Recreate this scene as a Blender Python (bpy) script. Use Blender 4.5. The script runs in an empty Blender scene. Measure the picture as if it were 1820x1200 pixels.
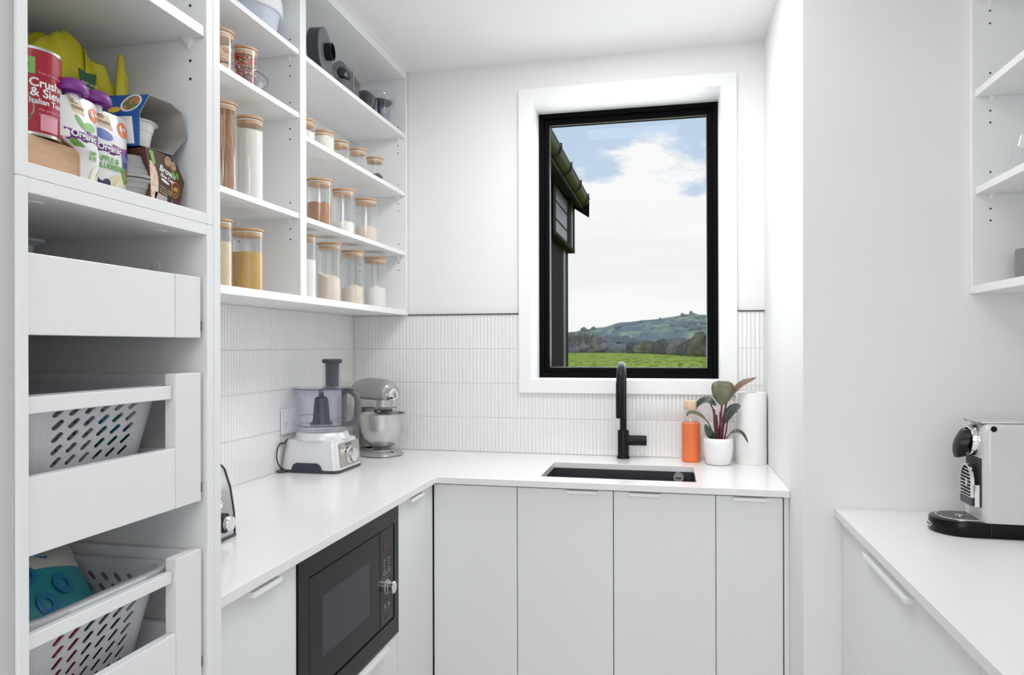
import bpy, math, random
from mathutils import Vector, Matrix, noise
random.seed(7)
C = bpy.context.scene.collection
PI = math.pi

# ------------------------------------------------------------------ camera, sky, lights, exposure
cam = bpy.data.cameras.new('camera')
cam.lens = 25.014; cam.sensor_width = 36; cam.shift_y = 0.00896; cam.clip_start = 0.02; cam.clip_end = 6000
camo = bpy.data.objects.new('camera', cam); C.objects.link(camo)
camo.matrix_world = (Matrix.Translation((0, 0, 1.35)) @ Matrix.Rotation(math.radians(12.53), 4, 'Z')
                     @ Matrix.Rotation(PI/2, 4, 'X') @ Matrix.Rotation(-0.0025, 4, 'Z'))
sc = bpy.context.scene
sc.camera = camo
sc.view_settings.view_transform = 'Standard'
sc.view_settings.look = 'None'
sc.view_settings.exposure = 0.0
sc.view_settings.gamma = 1.0
sc.view_settings.use_curve_mapping = False
try:
    sc.cycles.max_bounces = 14; sc.cycles.diffuse_bounces = 7; sc.cycles.transparent_max_bounces = 24
    sc.cycles.transmission_bounces = 8
except Exception: pass

SKY = 1.0
w = bpy.data.worlds.new('sky'); sc.world = w; w.use_nodes = True
nt = w.node_tree; nt.nodes.clear()
def N(t, **k):
    n = nt.nodes.new(t)
    for a, b in k.items(): setattr(n, a, b)
    return n
def L(a, b): nt.links.new(a, b)
def M(op, a, b=None, clamp=False):
    n = N('ShaderNodeMath', operation=op); n.use_clamp = clamp
    for i, v in enumerate((a, b)):
        if v is None: continue
        if isinstance(v, (int, float)): n.inputs[i].default_value = v
        else: L(v, n.inputs[i])
    return n.outputs[0]
def MixC(f, a, b):
    n = N('ShaderNodeMix', data_type='RGBA')
    if isinstance(f, (int, float)): n.inputs[0].default_value = f
    else: L(f, n.inputs[0])
    for i, v in ((6, a), (7, b)):
        if isinstance(v, tuple): n.inputs[i].default_value = (*v, 1)
        else: L(v, n.inputs[i])
    return n.outputs[2]
tc = N('ShaderNodeTexCoord'); sp = N('ShaderNodeSeparateXYZ'); L(tc.outputs['Generated'], sp.inputs[0])
z = M('MAXIMUM', sp.outputs[2], 0.0)
cv = N('ShaderNodeCombineXYZ'); zz = M('ADD', z, 0.32)
L(M('DIVIDE', sp.outputs[0], zz), cv.inputs[0]); L(M('DIVIDE', sp.outputs[1], zz), cv.inputs[1]); L(M('MULTIPLY', z, 2.0), cv.inputs[2])
n1 = N('ShaderNodeTexNoise'); n1.inputs['Scale'].default_value = 4.5; n1.inputs['Detail'].default_value = 9; n1.inputs['Roughness'].default_value = 0.6
L(cv.outputs[0], n1.inputs['Vector'])
n2 = N('ShaderNodeTexNoise'); n2.inputs['Scale'].default_value = 2.2; n2.inputs['Detail'].default_value = 6; n2.inputs['Roughness'].default_value = 0.55
cv2 = N('ShaderNodeCombineXYZ'); L(sp.outputs[0], cv2.inputs[0]); L(sp.outputs[1], cv2.inputs[1]); L(M('MULTIPLY', z, 7.0), cv2.inputs[2]); L(cv2.outputs[0], n2.inputs['Vector'])
# cloud cover: solid bank low down, broken blue above it
cover = M('MULTIPLY', M('ADD', M('SUBTRACT', n1.outputs[0], 0.5), M('MULTIPLY', M('SUBTRACT', 0.262, z), 3.6)), 9.0, True)
high = M('MULTIPLY', M('SUBTRACT', n2.outputs[0], 0.56), 7.0, True)
hz = M('MULTIPLY', M('SUBTRACT', z, 0.42), 5.0, True)
cover = M('MAXIMUM', cover, M('MULTIPLY', high, hz))
shade = M('MULTIPLY', M('SUBTRACT', n2.outputs[0], 0.47), 3.2, True)
low = M('SUBTRACT', 1.0, M('MULTIPLY', z, 5.0, True), True)
cloud = MixC(M('MULTIPLY', shade, M('ADD', 0.35, M('MULTIPLY', low, 0.35))), (1.02, 1.02, 1.02), (0.72, 0.74, 0.77))
blue = MixC(M('MULTIPLY', z, 1.6, True), (0.70, 0.80, 0.93), (0.40, 0.56, 0.80))
sky = MixC(cover, blue, cloud)
ground = M('MULTIPLY', M('SUBTRACT', 0.0, sp.outputs[2]), 60.0, True)
allc = MixC(ground, sky, (0.22, 0.24, 0.18))
bg = N('ShaderNodeBackground'); L(allc, bg.inputs[0]); bg.inputs[1].default_value = SKY
wo = N('ShaderNodeOutputWorld'); L(bg.outputs[0], wo.inputs[0])

def area(name, loc, look, sx, sy, power, col=(1, 1, 1)):
    l = bpy.data.lights.new(name, 'AREA'); l.shape = 'RECTANGLE'; l.size = sx; l.size_y = sy; l.energy = power; l.color = col
    o = bpy.data.objects.new(name, l); C.objects.link(o); o.location = loc
    o.rotation_euler = (Vector(look)-Vector(loc)).to_track_quat('-Z', 'Y').to_euler()
    return o
# glazed-door daylight and pantry ceiling lights inferred; rear, kitchen and window lamps added fill
area('glazed_door_daylight', (2.6, -2.3, 1.35), (-0.6, 1.6, 1.2), 1.6, 2.2, 7, (1.0, 0.995, 0.985))
area('rear_fill_light', (-0.6, -3.3, 1.6), (-0.3, 2.9, 1.3), 2.2, 1.6, 34, (0.985, 0.99, 1.0))  # added unseen area lamp, soft fill from behind the camera
area('kitchen_fill_light', (0.3, -1.0, 2.53), (0.3, -1.0, 0), 1.4, 1.4, 25, (1, 0.99, 0.98))  # added unseen overhead panel, fills the room with soft light
area('pantry_ceiling_light', (-0.2, 1.6, 2.545), (-0.2, 1.6, 0), 0.7, 1.2, 3.5, (1, 0.995, 0.985))
area('pantry_downlight', (-0.20, 2.15, 2.545), (-0.20, 2.15, 0), 0.5, 0.5, 13.0, (0.985, 0.99, 1.0))
area('window_sky_fill', (-0.19, 3.22, 1.8), (-0.19, 0.0, 1.2), 0.66, 1.06, 7.5, (0.93, 0.97, 1.0))  # added lamp outside the pane, strengthens the sky's light

# ------------------------------------------------------------------ materials
def mat(name, col, rough=0.5, metal=0.0, coat=0.0, spec=0.5, bump=None, trans=0, noise_col=None, sheen=0, emit=None):
    m = bpy.data.materials.new(name); m.use_nodes = True
    t = m.node_tree; b = t.nodes['Principled BSDF']
    b.inputs['Base Color'].default_value = (*col, 1); b.inputs['Roughness'].default_value = rough
    b.inputs['Metallic'].default_value = metal; b.inputs['Coat Weight'].default_value = coat
    b.inputs['Specular IOR Level'].default_value = spec; b.inputs['Transmission Weight'].default_value = trans
    if sheen: b.inputs['Sheen Weight'].default_value = sheen
    tcn = None
    if bump or noise_col:
        tcn = t.nodes.new('ShaderNodeTexCoord')
    if bump:
        n = t.nodes.new('ShaderNodeTexNoise'); n.inputs['Scale'].default_value = bump[0]; n.inputs['Detail'].default_value = 4
        t.links.new(tcn.outputs['Object'], n.inputs['Vector'])
        bu = t.nodes.new('ShaderNodeBump'); bu.inputs['Strength'].default_value = bump[1]; bu.inputs['Distance'].default_value = 0.002
        t.links.new(n.outputs[0], bu.inputs['Height']); t.links.new(bu.outputs[0], b.inputs['Normal'])
    if noise_col:   # (second colour, scale, (stretch xyz), contrast)
        c2, s, st, k = noise_col
        mp = t.nodes.new('ShaderNodeMapping'); mp.inputs['Scale'].default_value = st
        n = t.nodes.new('ShaderNodeTexNoise'); n.inputs['Scale'].default_value = s; n.inputs['Detail'].default_value = 6
        t.links.new(tcn.outputs['Object'], mp.inputs[0]); t.links.new(mp.outputs[0], n.inputs['Vector'])
        mr = t.nodes.new('ShaderNodeMapRange'); mr.inputs[1].default_value = 0.5-0.5/k; mr.inputs[2].default_value = 0.5+0.5/k
        t.links.new(n.outputs[0], mr.inputs[0])
        mx = t.nodes.new('ShaderNodeMix'); mx.data_type = 'RGBA'; mx.inputs[6].default_value = (*col, 1); mx.inputs[7].default_value = (*c2, 1)
        t.links.new(mr.outputs[0], mx.inputs[0]); t.links.new(mx.outputs[2], b.inputs['Base Color'])
    if emit:
        b.inputs['Emission Color'].default_value = (*emit[0], 1); b.inputs['Emission Strength'].default_value = emit[1]
    return m
def thin_glass(name, tint=(0.985, 0.99, 0.99), refl=1.0, ior=1.45, rough=0.0):
    m = bpy.data.materials.new(name); m.use_nodes = True; t = m.node_tree; t.nodes.clear()
    tr = t.nodes.new('ShaderNodeBsdfTransparent'); tr.inputs[0].default_value = (*tint, 1)
    gl = t.nodes.new('ShaderNodeBsdfGlossy'); gl.inputs['Roughness'].default_value = rough; gl.inputs[0].default_value = (refl, refl, refl, 1)
    fr = t.nodes.new('ShaderNodeFresnel'); ge = t.nodes.new('ShaderNodeNewGeometry')     # same reflectance from either side of the sheet
    mi = t.nodes.new('ShaderNodeMapRange'); mi.inputs[3].default_value = ior; mi.inputs[4].default_value = 1/ior
    t.links.new(ge.outputs['Backfacing'], mi.inputs[0]); t.links.new(mi.outputs[0], fr.inputs[0])
    mx = t.nodes.new('ShaderNodeMixShader'); o = t.nodes.new('ShaderNodeOutputMaterial')
    t.links.new(fr.outputs[0], mx.inputs[0]); t.links.new(tr.outputs[0], mx.inputs[1]); t.links.new(gl.outputs[0], mx.inputs[2]); t.links.new(mx.outputs[0], o.inputs[0])
    return m
m_wall = mat('wall_paint', (0.84, 0.84, 0.83), 0.6, bump=(140, 0.05))
m_ceil = mat('ceiling_paint', (0.86, 0.86, 0.85), 0.8)
m_floor = mat('floor_vinyl', (0.64, 0.62, 0.59), 0.5, noise_col=((0.57, 0.55, 0.52), 3, (1, 8, 1), 2))
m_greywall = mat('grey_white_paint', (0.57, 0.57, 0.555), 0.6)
m_trim = mat('satin_white_trim', (0.88, 0.885, 0.89), 0.35)
m_cab = mat('white_melamine', (0.84, 0.845, 0.85), 0.38)
m_door = mat('white_cabinet_front', (0.80, 0.81, 0.815), 0.42)
m_handle = mat('white_metal_pull', (0.86, 0.87, 0.87), 0.3)
m_drawer = mat('white_steel_drawer', (0.82, 0.825, 0.84), 0.3, coat=0.2)
m_stone = mat('white_stone_top', (0.85, 0.845, 0.85), 0.22, coat=0.1, noise_col=((0.82, 0.81, 0.81), 60, (1, 1, 1), 1.5))
m_tile = mat('gloss_white_tile', (0.84, 0.84, 0.83), 0.14, coat=0.3)
m_grout = mat('white_grout', (0.84, 0.84, 0.83), 0.9)
m_dark = mat('dark_gap', (0.03, 0.03, 0.03), 0.8)
m_black = mat('black_metal', (0.006, 0.007, 0.010), 0.36, spec=0.25)
m_blackframe = mat('black_window_frame', (0.002, 0.002, 0.003), 0.5, spec=0.06)
m_sink = mat('black_granite_sink', (0.018, 0.02, 0.027), 0.5, bump=(700, 0.2))
m_chrome = mat('chrome', (0.80, 0.80, 0.81), 0.08, metal=1)
m_steel = mat('brushed_steel', (0.62, 0.61, 0.60), 0.27, metal=1)
m_pin = mat('clear_white_pin', (0.86, 0.86, 0.87), 0.3)
m_glass = thin_glass('jar_glass')
m_pane = thin_glass('window_glass', (0.99, 0.995, 0.995), 0.06)
m_acr = thin_glass('clear_tinted_plastic', (0.925, 0.925, 0.955))
m_acr2 = thin_glass('smoky_plastic', (0.60, 0.62, 0.66))
m_bamboo = mat('bamboo', (0.66, 0.42, 0.24), 0.45, noise_col=((0.54, 0.32, 0.17), 40, (1, 1, 6), 2))
m_seal = mat('silicone_seal', (0.80, 0.78, 0.74), 0.4)
m_charc = mat('charcoal_plastic', (0.055, 0.062, 0.075), 0.38, spec=0.35)
m_charc2 = mat('mid_grey_plastic', (0.11, 0.115, 0.13), 0.35)
m_silver = mat('silver_paint', (0.80, 0.81, 0.83), 0.28, metal=0.25, coat=0.3)
m_mixer = mat('grey_enamel', (0.36, 0.36, 0.355), 0.25, metal=0.35, coat=0.4)
m_mblack = mat('microwave_black_glass', (0.013, 0.011, 0.015), 0.15, spec=0.16)
m_mwin = mat('microwave_window', (0.040, 0.043, 0.055), 0.15, spec=0.16)
m_mark = mat('grey_marking', (0.30, 0.30, 0.31), 0.5)
m_white = mat('white_print', (0.86, 0.86, 0.86), 0.5)
m_paper = mat('paper_white', (0.88, 0.87, 0.86), 0.9, bump=(220, 0.4))
m_pot = mat('white_ceramic', (0.86, 0.86, 0.85), 0.35)
m_soil = mat('soil', (0.05, 0.035, 0.025), 0.95, bump=(200, 1))
m_orange = mat('orange_silicone', (0.86, 0.20, 0.065), 0.45)
m_cable = mat('black_cable', (0.03, 0.03, 0.035), 0.4)

# ------------------------------------------------------------------ mesh helpers
class MB:
    def __init__(s): s.v = []; s.f = []; s.mi = []; s.k = 0
    def add(s, vs, fs):
        o = len(s.v); s.v += [tuple(v) for v in vs]; s.f += [tuple(i+o for i in f) for f in fs]; s.mi += [s.k]*len(fs); return s
    def box(s, a, b):
        x0, y0, z0 = [min(a[i], b[i]) for i in range(3)]; x1, y1, z1 = [max(a[i], b[i]) for i in range(3)]
        return s.add([(x0,y0,z0),(x1,y0,z0),(x1,y1,z0),(x0,y1,z0),(x0,y0,z1),(x1,y0,z1),(x1,y1,z1),(x0,y1,z1)],
                     [(0,3,2,1),(4,5,6,7),(0,1,5,4),(1,2,6,5),(2,3,7,6),(3,0,4,7)])
    def lathe(s, prof, c=(0,0,0), n=32, ax='z', close=False, squash=(1, 1), ph=0):
        vs = []; m = len(prof)
        for (r, h) in prof:
            for i in range(n):
                a = 2*PI*i/n+ph; p = (r*math.cos(a)*squash[0], r*math.sin(a)*squash[1], h)
                if ax == 'x': p = (p[2], p[0], p[1])
                elif ax == 'y': p = (p[1], p[2], p[0])
                vs.append((p[0]+c[0], p[1]+c[1], p[2]+c[2]))
        fs = []
        for j in range(m-1):
            for i in range(n):
                a = j*n+i; b = j*n+(i+1) % n; fs.append((a, b, b+n, a+n))
        if close:
            for i in range(n):
                a = (m-1)*n+i; b = (m-1)*n+(i+1) % n; fs.append((a, b, (i+1) % n, i))
        else:
            if prof[0][0] > 1e-6: fs.append(tuple(range(n))[::-1])
            if prof[-1][0] > 1e-6: fs.append(tuple(range((m-1)*n, m*n)))
        return s.add(vs, fs)
    def shell(s, prof, c=(0,0,0), n=32, ax='z', squash=(1, 1)):      # open surface of revolution, no caps
        k = len(s.f); s.lathe(prof, c, n, ax, False, squash)
        while len(s.f[-1]) != 4: s.f.pop(); s.mi.pop()
        return s
    def tube(s, pts, r, n=8, cap=True):
        pts = [Vector(p) for p in pts]; rs = r if isinstance(r, (list, tuple)) else [r]*len(pts)
        vs = []; up = None
        for i, p in enumerate(pts):
            t = (pts[min(i+1, len(pts)-1)]-pts[max(i-1, 0)]).normalized()
            if up is None:
                up = Vector((0, 0, 1)) if abs(t.z) < 0.9 else Vector((1, 0, 0))
            u = (up-t*up.dot(t))
            if u.length < 1e-6: u = Vector((0, 1, 0))
            u.normalize(); up = u; v = t.cross(u)
            for k in range(n):
                a = 2*PI*k/n; vs.append(p+(u*math.cos(a)+v*math.sin(a))*rs[i])
        fs = []
        for j in range(len(pts)-1):
            for k in range(n):
                a = j*n+k; b = j*n+(k+1) % n; fs.append((a, b, b+n, a+n))
        if cap: fs.append(tuple(range(n))[::-1]); fs.append(tuple(range((len(pts)-1)*n, len(pts)*n)))
        return s.add(vs, fs)
    def prism(s, poly, d0, d1, ax='x'):       # polygon in the plane across axis, extruded d0..d1
        n = len(poly)
        def P(a, b, d): return {'x': (d, a, b), 'y': (a, d, b), 'z': (a, b, d)}[ax]
        vs = [P(a, b, d0) for a, b in poly]+[P(a, b, d1) for a, b in poly]
        fs = [tuple(range(n))[::-1], tuple(range(n, 2*n))]+[(i, (i+1) % n, (i+1) % n+n, i+n) for i in range(n)]
        return s.add(vs, fs)
    def loft(s, rings, cap=True, closed=True):
        n = len(rings[0]); vs = [p for r in rings for p in r]; fs = []
        for j in range(len(rings)-1):
            for k in range(n if closed else n-1):
                a = j*n+k; b = j*n+(k+1) % n; fs.append((a, b, b+n, a+n))
        if cap: fs.append(tuple(range(n))[::-1]); fs.append(tuple(range((len(rings)-1)*n, len(rings)*n)))
        return s.add(vs, fs)
    def xf(s, m):
        s.v = [tuple(m @ Vector(v)) for v in s.v]; return s
def rrect(cx, cy, w, h, r, n=5):
    out = []
    for qx, qy, a0 in ((1, 1, 0), (-1, 1, 90), (-1, -1, 180), (1, -1, 270)):
        for i in range(n+1):
            a = math.radians(a0+90*i/n); out.append((cx+qx*(w/2-r)+r*math.cos(a), cy+qy*(h/2-r)+r*math.sin(a)))
    return out
def rootloc(o):
    v = Vector((0, 0, 0))
    while o: v += o.location; o = o.parent
    return v
def finish(me, smooth, ang=35):
    if smooth:
        me.shade_smooth() if hasattr(me, 'shade_smooth') else None
        try: me.set_sharp_from_angle(angle=math.radians(ang))
        except Exception: pass
def build(name, mb, m, parent=None, world=True, smooth=True, bevel=0, label=None, kind=None, loc=None, solid=0, sub=0, ang=35):
    me = bpy.data.meshes.new(name); vs = mb.v
    if loc is None and parent is not None and world:
        r = rootloc(parent); vs = [(v[0]-r.x, v[1]-r.y, v[2]-r.z) for v in vs]
    if loc is not None:
        vs = [(v[0]-loc[0], v[1]-loc[1], v[2]-loc[2]) for v in vs]
    me.from_pydata(vs, [], mb.f); me.update()
    for mm in (m if isinstance(m, (list, tuple)) else [m]): me.materials.append(mm)
    if isinstance(m, (list, tuple)): me.polygons.foreach_set('material_index', mb.mi)
    finish(me, smooth, ang)
    o = bpy.data.objects.new(name, me); C.objects.link(o)
    if parent: o.parent = parent
    if loc is not None: o.location = loc
    if solid:
        md = o.modifiers.new('thick', 'SOLIDIFY'); md.thickness = solid; md.offset = 0
    if sub:
        md = o.modifiers.new('sub', 'SUBSURF'); md.levels = sub; md.render_levels = sub
    if bevel:
        md = o.modifiers.new('bevel', 'BEVEL'); md.width = bevel; md.segments = 2; md.limit_method = 'ANGLE'; md.harden_normals = False
    if label: o['label'] = label
    if kind: o['kind'] = kind
    return o
def thing(name, label, cat, loc=(0, 0, 0), rz=0, group=None):
    o = bpy.data.objects.new(name, None); C.objects.link(o); o.empty_display_size = 0.05
    o.location = loc; o.rotation_euler = (0, 0, rz); o['label'] = label; o['category'] = cat
    if group: o['group'] = group
    return o
def tag(o, label, cat, group=None):
    o['label'] = label; o['category'] = cat
    if group: o['group'] = group
    return o
def dup(root, loc, rz, label, group=None):
    r = root.copy(); C.objects.link(r); r.location = loc; r.rotation_euler = (0, 0, rz); r['label'] = label
    if group: r['group'] = group
    for ch in root.children:
        c = ch.copy(); C.objects.link(c); c.parent = r
        for g in ch.children:
            d = g.copy(); C.objects.link(d); d.parent = c
    return r
def bx(name, a, b, m, parent=None, bevel=0.0008, **k):
    return build(name, MB().box(a, b), m, parent, smooth=False, bevel=bevel, **k)
def text(name, s, size, m, parent, pos, right, up, bold=0.0, align='LEFT', cyl=None, extr=0.00015, sx=1.0):
    cu = bpy.data.curves.new('t', 'FONT'); cu.body = s; cu.size = size; cu.align_x = align; cu.extrude = extr; cu.resolution_u = 3
    if bold: cu.offset = bold
    to = bpy.data.objects.new('t', cu); C.objects.link(to)
    dg = bpy.context.evaluated_depsgraph_get(); me = bpy.data.meshes.new_from_object(to.evaluated_get(dg))
    C.objects.unlink(to); bpy.data.objects.remove(to); bpy.data.curves.remove(cu)
    R = Vector(right).normalized(); U = Vector(up).normalized(); Nn = R.cross(U)
    pr = rootloc(parent) if parent else Vector((0, 0, 0))
    for v in me.vertices:
        x, y, zc = v.co.x*sx, v.co.y, v.co.z
        if cyl:       # wrap on a vertical cylinder: (cx, cy, r, start angle), runs anticlockwise seen from above
            a = cyl[3]+x/cyl[2]; rr = cyl[2]+0.0004+zc
            v.co = Vector((cyl[0]+rr*math.cos(a), cyl[1]+rr*math.sin(a), pos[2]+y))-pr
        else:
            v.co = Vector(pos)+R*x+U*y+Nn*(zc+0.0003)-pr
    me.materials.clear(); me.materials.append(m)
    me.name = name
    o = bpy.data.objects.new(name, me); C.objects.link(o); o.parent = parent
    return o
def struct(o): o['kind'] = 'structure'; return o

# ------------------------------------------------------------------ room shell
XL, YB, XN, YN, ZC = -1.385, 2.95, 0.3635, 2.125, 2.551
struct(bx('floor', (-3.2, -3.6, -0.05), (3.2, 3.15, 0), m_floor, bevel=0))
struct(bx('ceiling', (-3.2, -3.6, ZC), (3.2, 3.15, ZC+0.1), m_ceil, bevel=0))
wl = struct(bx('wall_left', (-1.5, 0.2, 0), (XL, 3.15, ZC), m_wall, bevel=0))
mb = MB()
mb.box((XL, YB, 0), (-0.572, 3.17, ZC)); mb.box((0.202, YB, 0), (XN+0.2, 3.17, ZC))
mb.box((-0.572, YB, 0), (0.202, 3.17, 1.208)); mb.box((-0.572, YB, 2.389), (0.202, 3.17, ZC))
wb = struct(build('wall_back', mb, m_wall, smooth=False))
struct(bx('wall_inner', (XN, YN, 0), (1.3, 2.95, ZC), m_wall, bevel=0.002))
struct(bx('wall_right', (1.07, -0.3, 0), (1.3, YN, ZC), m_wall, bevel=0))
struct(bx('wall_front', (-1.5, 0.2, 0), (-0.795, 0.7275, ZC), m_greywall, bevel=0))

# finger tiles: gloss sticks in stacked rows, each its own piece
def tile_mesh(wd, hg):
    mb = MB(); d = 0.0036; i = 0.0018; x, y = wd/2, hg/2
    mb.add([(-x,0,-y),(x,0,-y),(x,0,y),(-x,0,y),(-x,-d*.62,-y),(x,-d*.62,-y),(x,-d*.62,y),(-x,-d*.62,y),(-x+i,-d*.93,-y+i),(x-i,-d*.93,-y+i),(x-i,-d*.93,y-i),(-x+i,-d*.93,y-i),
            (0,-d,-y+i),(0,-d,y-i)],
           [(0,1,5,4),(1,2,6,5),(2,3,7,6),(3,0,4,7),(4,5,9,12,8),(5,6,10,9),(6,7,11,13,10),(7,4,8,11),(8,12,13,11),(12,9,10,13)])
    me = bpy.data.meshes.new('tile'); me.from_pydata(mb.v, [], mb.f); me.materials.append(m_tile); me.update(); return me, mb
PX, PZ = 0.01605, 0.147
tm, tmb = tile_mesh(PX-0.0008, PZ-0.0013)
def tiles(wallobj, spots, rz, lim=300):
    spots.sort(key=lambda q: -q[0])
    rest = MB()
    for k, (_, p) in enumerate(spots):
        tilt = random.uniform(-0.004, 0.004); t2 = random.uniform(-0.010, 0.010); dp = random.uniform(0, 0.0004)
        if k < lim:
            o = bpy.data.objects.new('tile', tm); C.objects.link(o); o.parent = wallobj; o.location = p; o.rotation_euler = (tilt*.5, 0, rz+t2)
        else:
            mm = Matrix.Translation(p) @ Matrix.Rotation(rz+t2, 4, 'Z')
            rest.add([tuple(mm @ Vector(v)) for v in tmb.v], tmb.f)
    if rest.v: build('small_tiles', rest, m_tile, wallobj, kind='stuff')
for a_, b_ in (((XL, 0.85), (-0.60, 1.4885)), ((-0.60, 0.85), (0.235, 1.165)), ((0.235, 0.85), (XN, 1.4885))):
    bx('grout', (a_[0], YB-0.0015, a_[1]), (b_[0], YB, b_[1]), m_grout, wb, bevel=0)
sp_ = []
n = int((XN-XL-0.008)/PX)
for r in range(5):
    zc = 1.488-PZ*(r+0.5)
    for i in range(n+1):
        x = XL+0.012+PX*(i+0.5)
        if x > XN-PX/2: continue
        if -0.618 < x < 0.252 and zc+PZ/2 > 1.16 and zc-PZ/2 > 1.02: 
            if zc-PZ/2 > 1.15: continue
        score = 0 if r == 4 else (2 if x < -0.3 else 1.5) - (0.8 if (-0.618 < x < 0.252 and r == 2) else 0)
        sp_.append((score, (x, YB-0.0015, zc)))
tiles(wb, sp_, 0)
bx('grout', (XL, 1.14, 0.85), (XL+0.0015, YB, 1.4885), m_grout, wl, bevel=0)
sp_ = []
n = int((YB-1.14)/PX)
for r in range(5):
    zc = 1.488-PZ*(r+0.5)
    for i in range(n):
        y = YB-0.012-PX*(i+0.5)
        if y < 1.15: continue
        sp_.append((-y if y > 1.75 and r < 4 else -5, (XL+0.0015, y, zc)))
tiles(wl, sp_, PI/2)
mb = MB(); mb.box((-1.12, YB-0.011, 1.4885), (-0.6225, YB, 1.4915)); mb.box((0.2588, YB-0.011, 1.4885), (XN, YB, 1.4915))
struct(build('trim_1', mb, m_dark, smooth=False))

# window: architrave, lining, black sash, glass
wn = bpy.data.objects.new('window_1', None); C.objects.link(wn); wn.location = (-0.185, 2.95, 1.2); struct(wn)
xo0, xo1, zo0, zo1 = -0.6225, 0.2588, 1.156, 2.434
xi0, xi1, zi0, zi1 = -0.569, 0.199, 1.2125, 2.384
for nm, poly in (('architrave_side', [(xo0, zo0), (xi0, zi0), (xi0, zi1), (xo0, zo1)]), ('architrave_side', [(xo1, zo0), (xo1, zo1), (xi1, zi1), (xi1, zi0)]),
                 ('architrave_head', [(xo0, zo1), (xi0, zi1), (xi1, zi1), (xo1, zo1)]), ('architrave_sill', [(xo0, zo0), (xo1, zo0), (xi1, zi0), (xi0, zi0)])):
    build(nm, MB().prism(poly, 2.933, 2.95, 'y'), m_trim, wn, smooth=False, bevel=0.0012)
t = 0.0035
for nm, a, b in (('reveal_board', (xi0-t, 2.9505, zi0-t), (xi0, 3.16, zi1+t)), ('reveal_board', (xi1, 2.9505, zi0-t), (xi1+t, 3.16, zi1+t)),
                 ('reveal_board', (xi0, 2.9505, zi1), (xi1, 3.16, zi1+t)), ('sill_board', (xi0, 2.9505, zi0-t), (xi1, 3.16, zi0))):
    bx(nm, a, b, m_trim, wn)
def frame(nm, x0, x1, z0, z1, wd, y0, y1, m, par):
    for a, b in (((x0, y0, z0), (x0+wd, y1, z1)), ((x1-wd, y0, z0), (x1, y1, z1)), ((x0+wd, y0, z1-wd), (x1-wd, y1, z1)), ((x0+wd, y0, z0), (x1-wd, y1, z0+wd))):
        bx(nm, a, b, m, par, bevel=0.002)
frame('window_frame', xi0, xi1, zi0, zi1, 0.022, 3.122, 3.19, m_blackframe, wn)
frame('sash', xi0+0.021, xi1-0.021, zi0+0.021, zi1-0.021, 0.0225, 3.135, 3.19, m_blackframe, wn)
bx('window_pane', (xi0+0.04, 3.163, zi0+0.04), (xi1-0.04, 3.164, zi1-0.04), m_pane, wn, bevel=0)
mb = MB()
frame('glazing_bead', xi0+0.0435, xi1-0.0435, zi0+0.0435, zi1-0.0435, 0.003, 3.150, 3.163, mat('grey_bead', (0.22, 0.22, 0.22), 0.5), wn)
for cxx in (-0.38, -0.02):
    bx('sash_stay', (cxx-0.05, 3.118, zi0+0.001), (cxx+0.05, 3.134, zi0+0.012), m_blackframe, wn)

# ------------------------------------------------------------------ carcass builder (left-hand units face +X)
def pins(par, pts, along, s=0.006):
    for (x, y, zt) in pts:
        mb = MB()
        if along: 
            d = along
            mb.box((x-s, y, zt-0.004), (x+s, y+d*0.011, zt)); mb.add([(x-s, y, zt-0.004), (x+s, y, zt-0.004), (x, y, zt-0.018), (x-s, y+d*0.009, zt-0.004), (x+s, y+d*0.009, zt-0.004), (x, y+d*0.003, zt-0.018)], [(0,1,4,3),(0,3,5,2),(1,2,5,4),(3,4,5),(0,2,1)])
        build('shelf_pin', mb, m_pin, par, smooth=False)
def holes(par, pts, d, r=0.0026):
    mb = MB()
    for (x, y, zc) in pts:
        mb.lathe([(r, 0), (r, 0.0006)], (x, y, zc), 10, 'y') if d > 0 else mb.lathe([(r, -0.0006), (r, 0)], (x, y, zc), 10, 'y')
    build('pin_holes', mb, m_dark, par, kind='stuff')
T = 0.0185
def wall_unit(label, y0, y1, shelves, xb=XL, xf=-1.12, z0=1.4885, z1=2.55, grp=None):
    u = thing('wall_cabinet', label, 'shelf unit', (xb, (y0+y1)/2, z0), 0, grp)
    bx('side_panel', (xb, y0, z0), (xf, y0+T, z1), m_cab, u); bx('side_panel', (xb, y1-T, z0), (xf, y1, z1), m_cab, u)
    bx('bottom_panel', (xb, y0+T, z0), (xf-0.0005, y1-T, z0+0.0225), m_cab, u)
    bx('top_panel', (xb, y0+T, z1-0.034), (xf-0.0005, y1-T, z1), m_cab, u)
    bx('back_panel', (xb, y0+T, z0+0.0225), (xb+0.006, y1-T, z1-0.034), m_cab, u, bevel=0)
    for zt in shelves:
        bx('shelf', (xb+0.006, y0+T+0.001, zt-0.0165), (xf-0.004, y1-T-0.001, zt), m_cab, u)
        pins(u, [(xf-0.035, y1-T, zt-0.0165), (xb+0.05, y1-T, zt-0.0165)], -1)
        pins(u, [(xf-0.035, y0+T, zt-0.0165), (xb+0.05, y0+T, zt-0.0165)], 1)
    hs = []
    for x in (xf-0.035, xb+0.05):
        for zt in shelves:
            for dz in (-0.048, -0.080, 0.034):
                hs.append((x, y1-T, zt+dz))
    holes(u, hs, -1)
    return u
WA = wall_unit('open white wall shelf unit above the food processor, nearest the pantry drawers', 1.1372, 2.0345, (2.2753, 2.0785, 1.7663))
WB = wall_unit('open white wall shelf unit in the corner beside the window wall', 2.0345, 2.939, (2.2753, 2.022, 1.7638))

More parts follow.
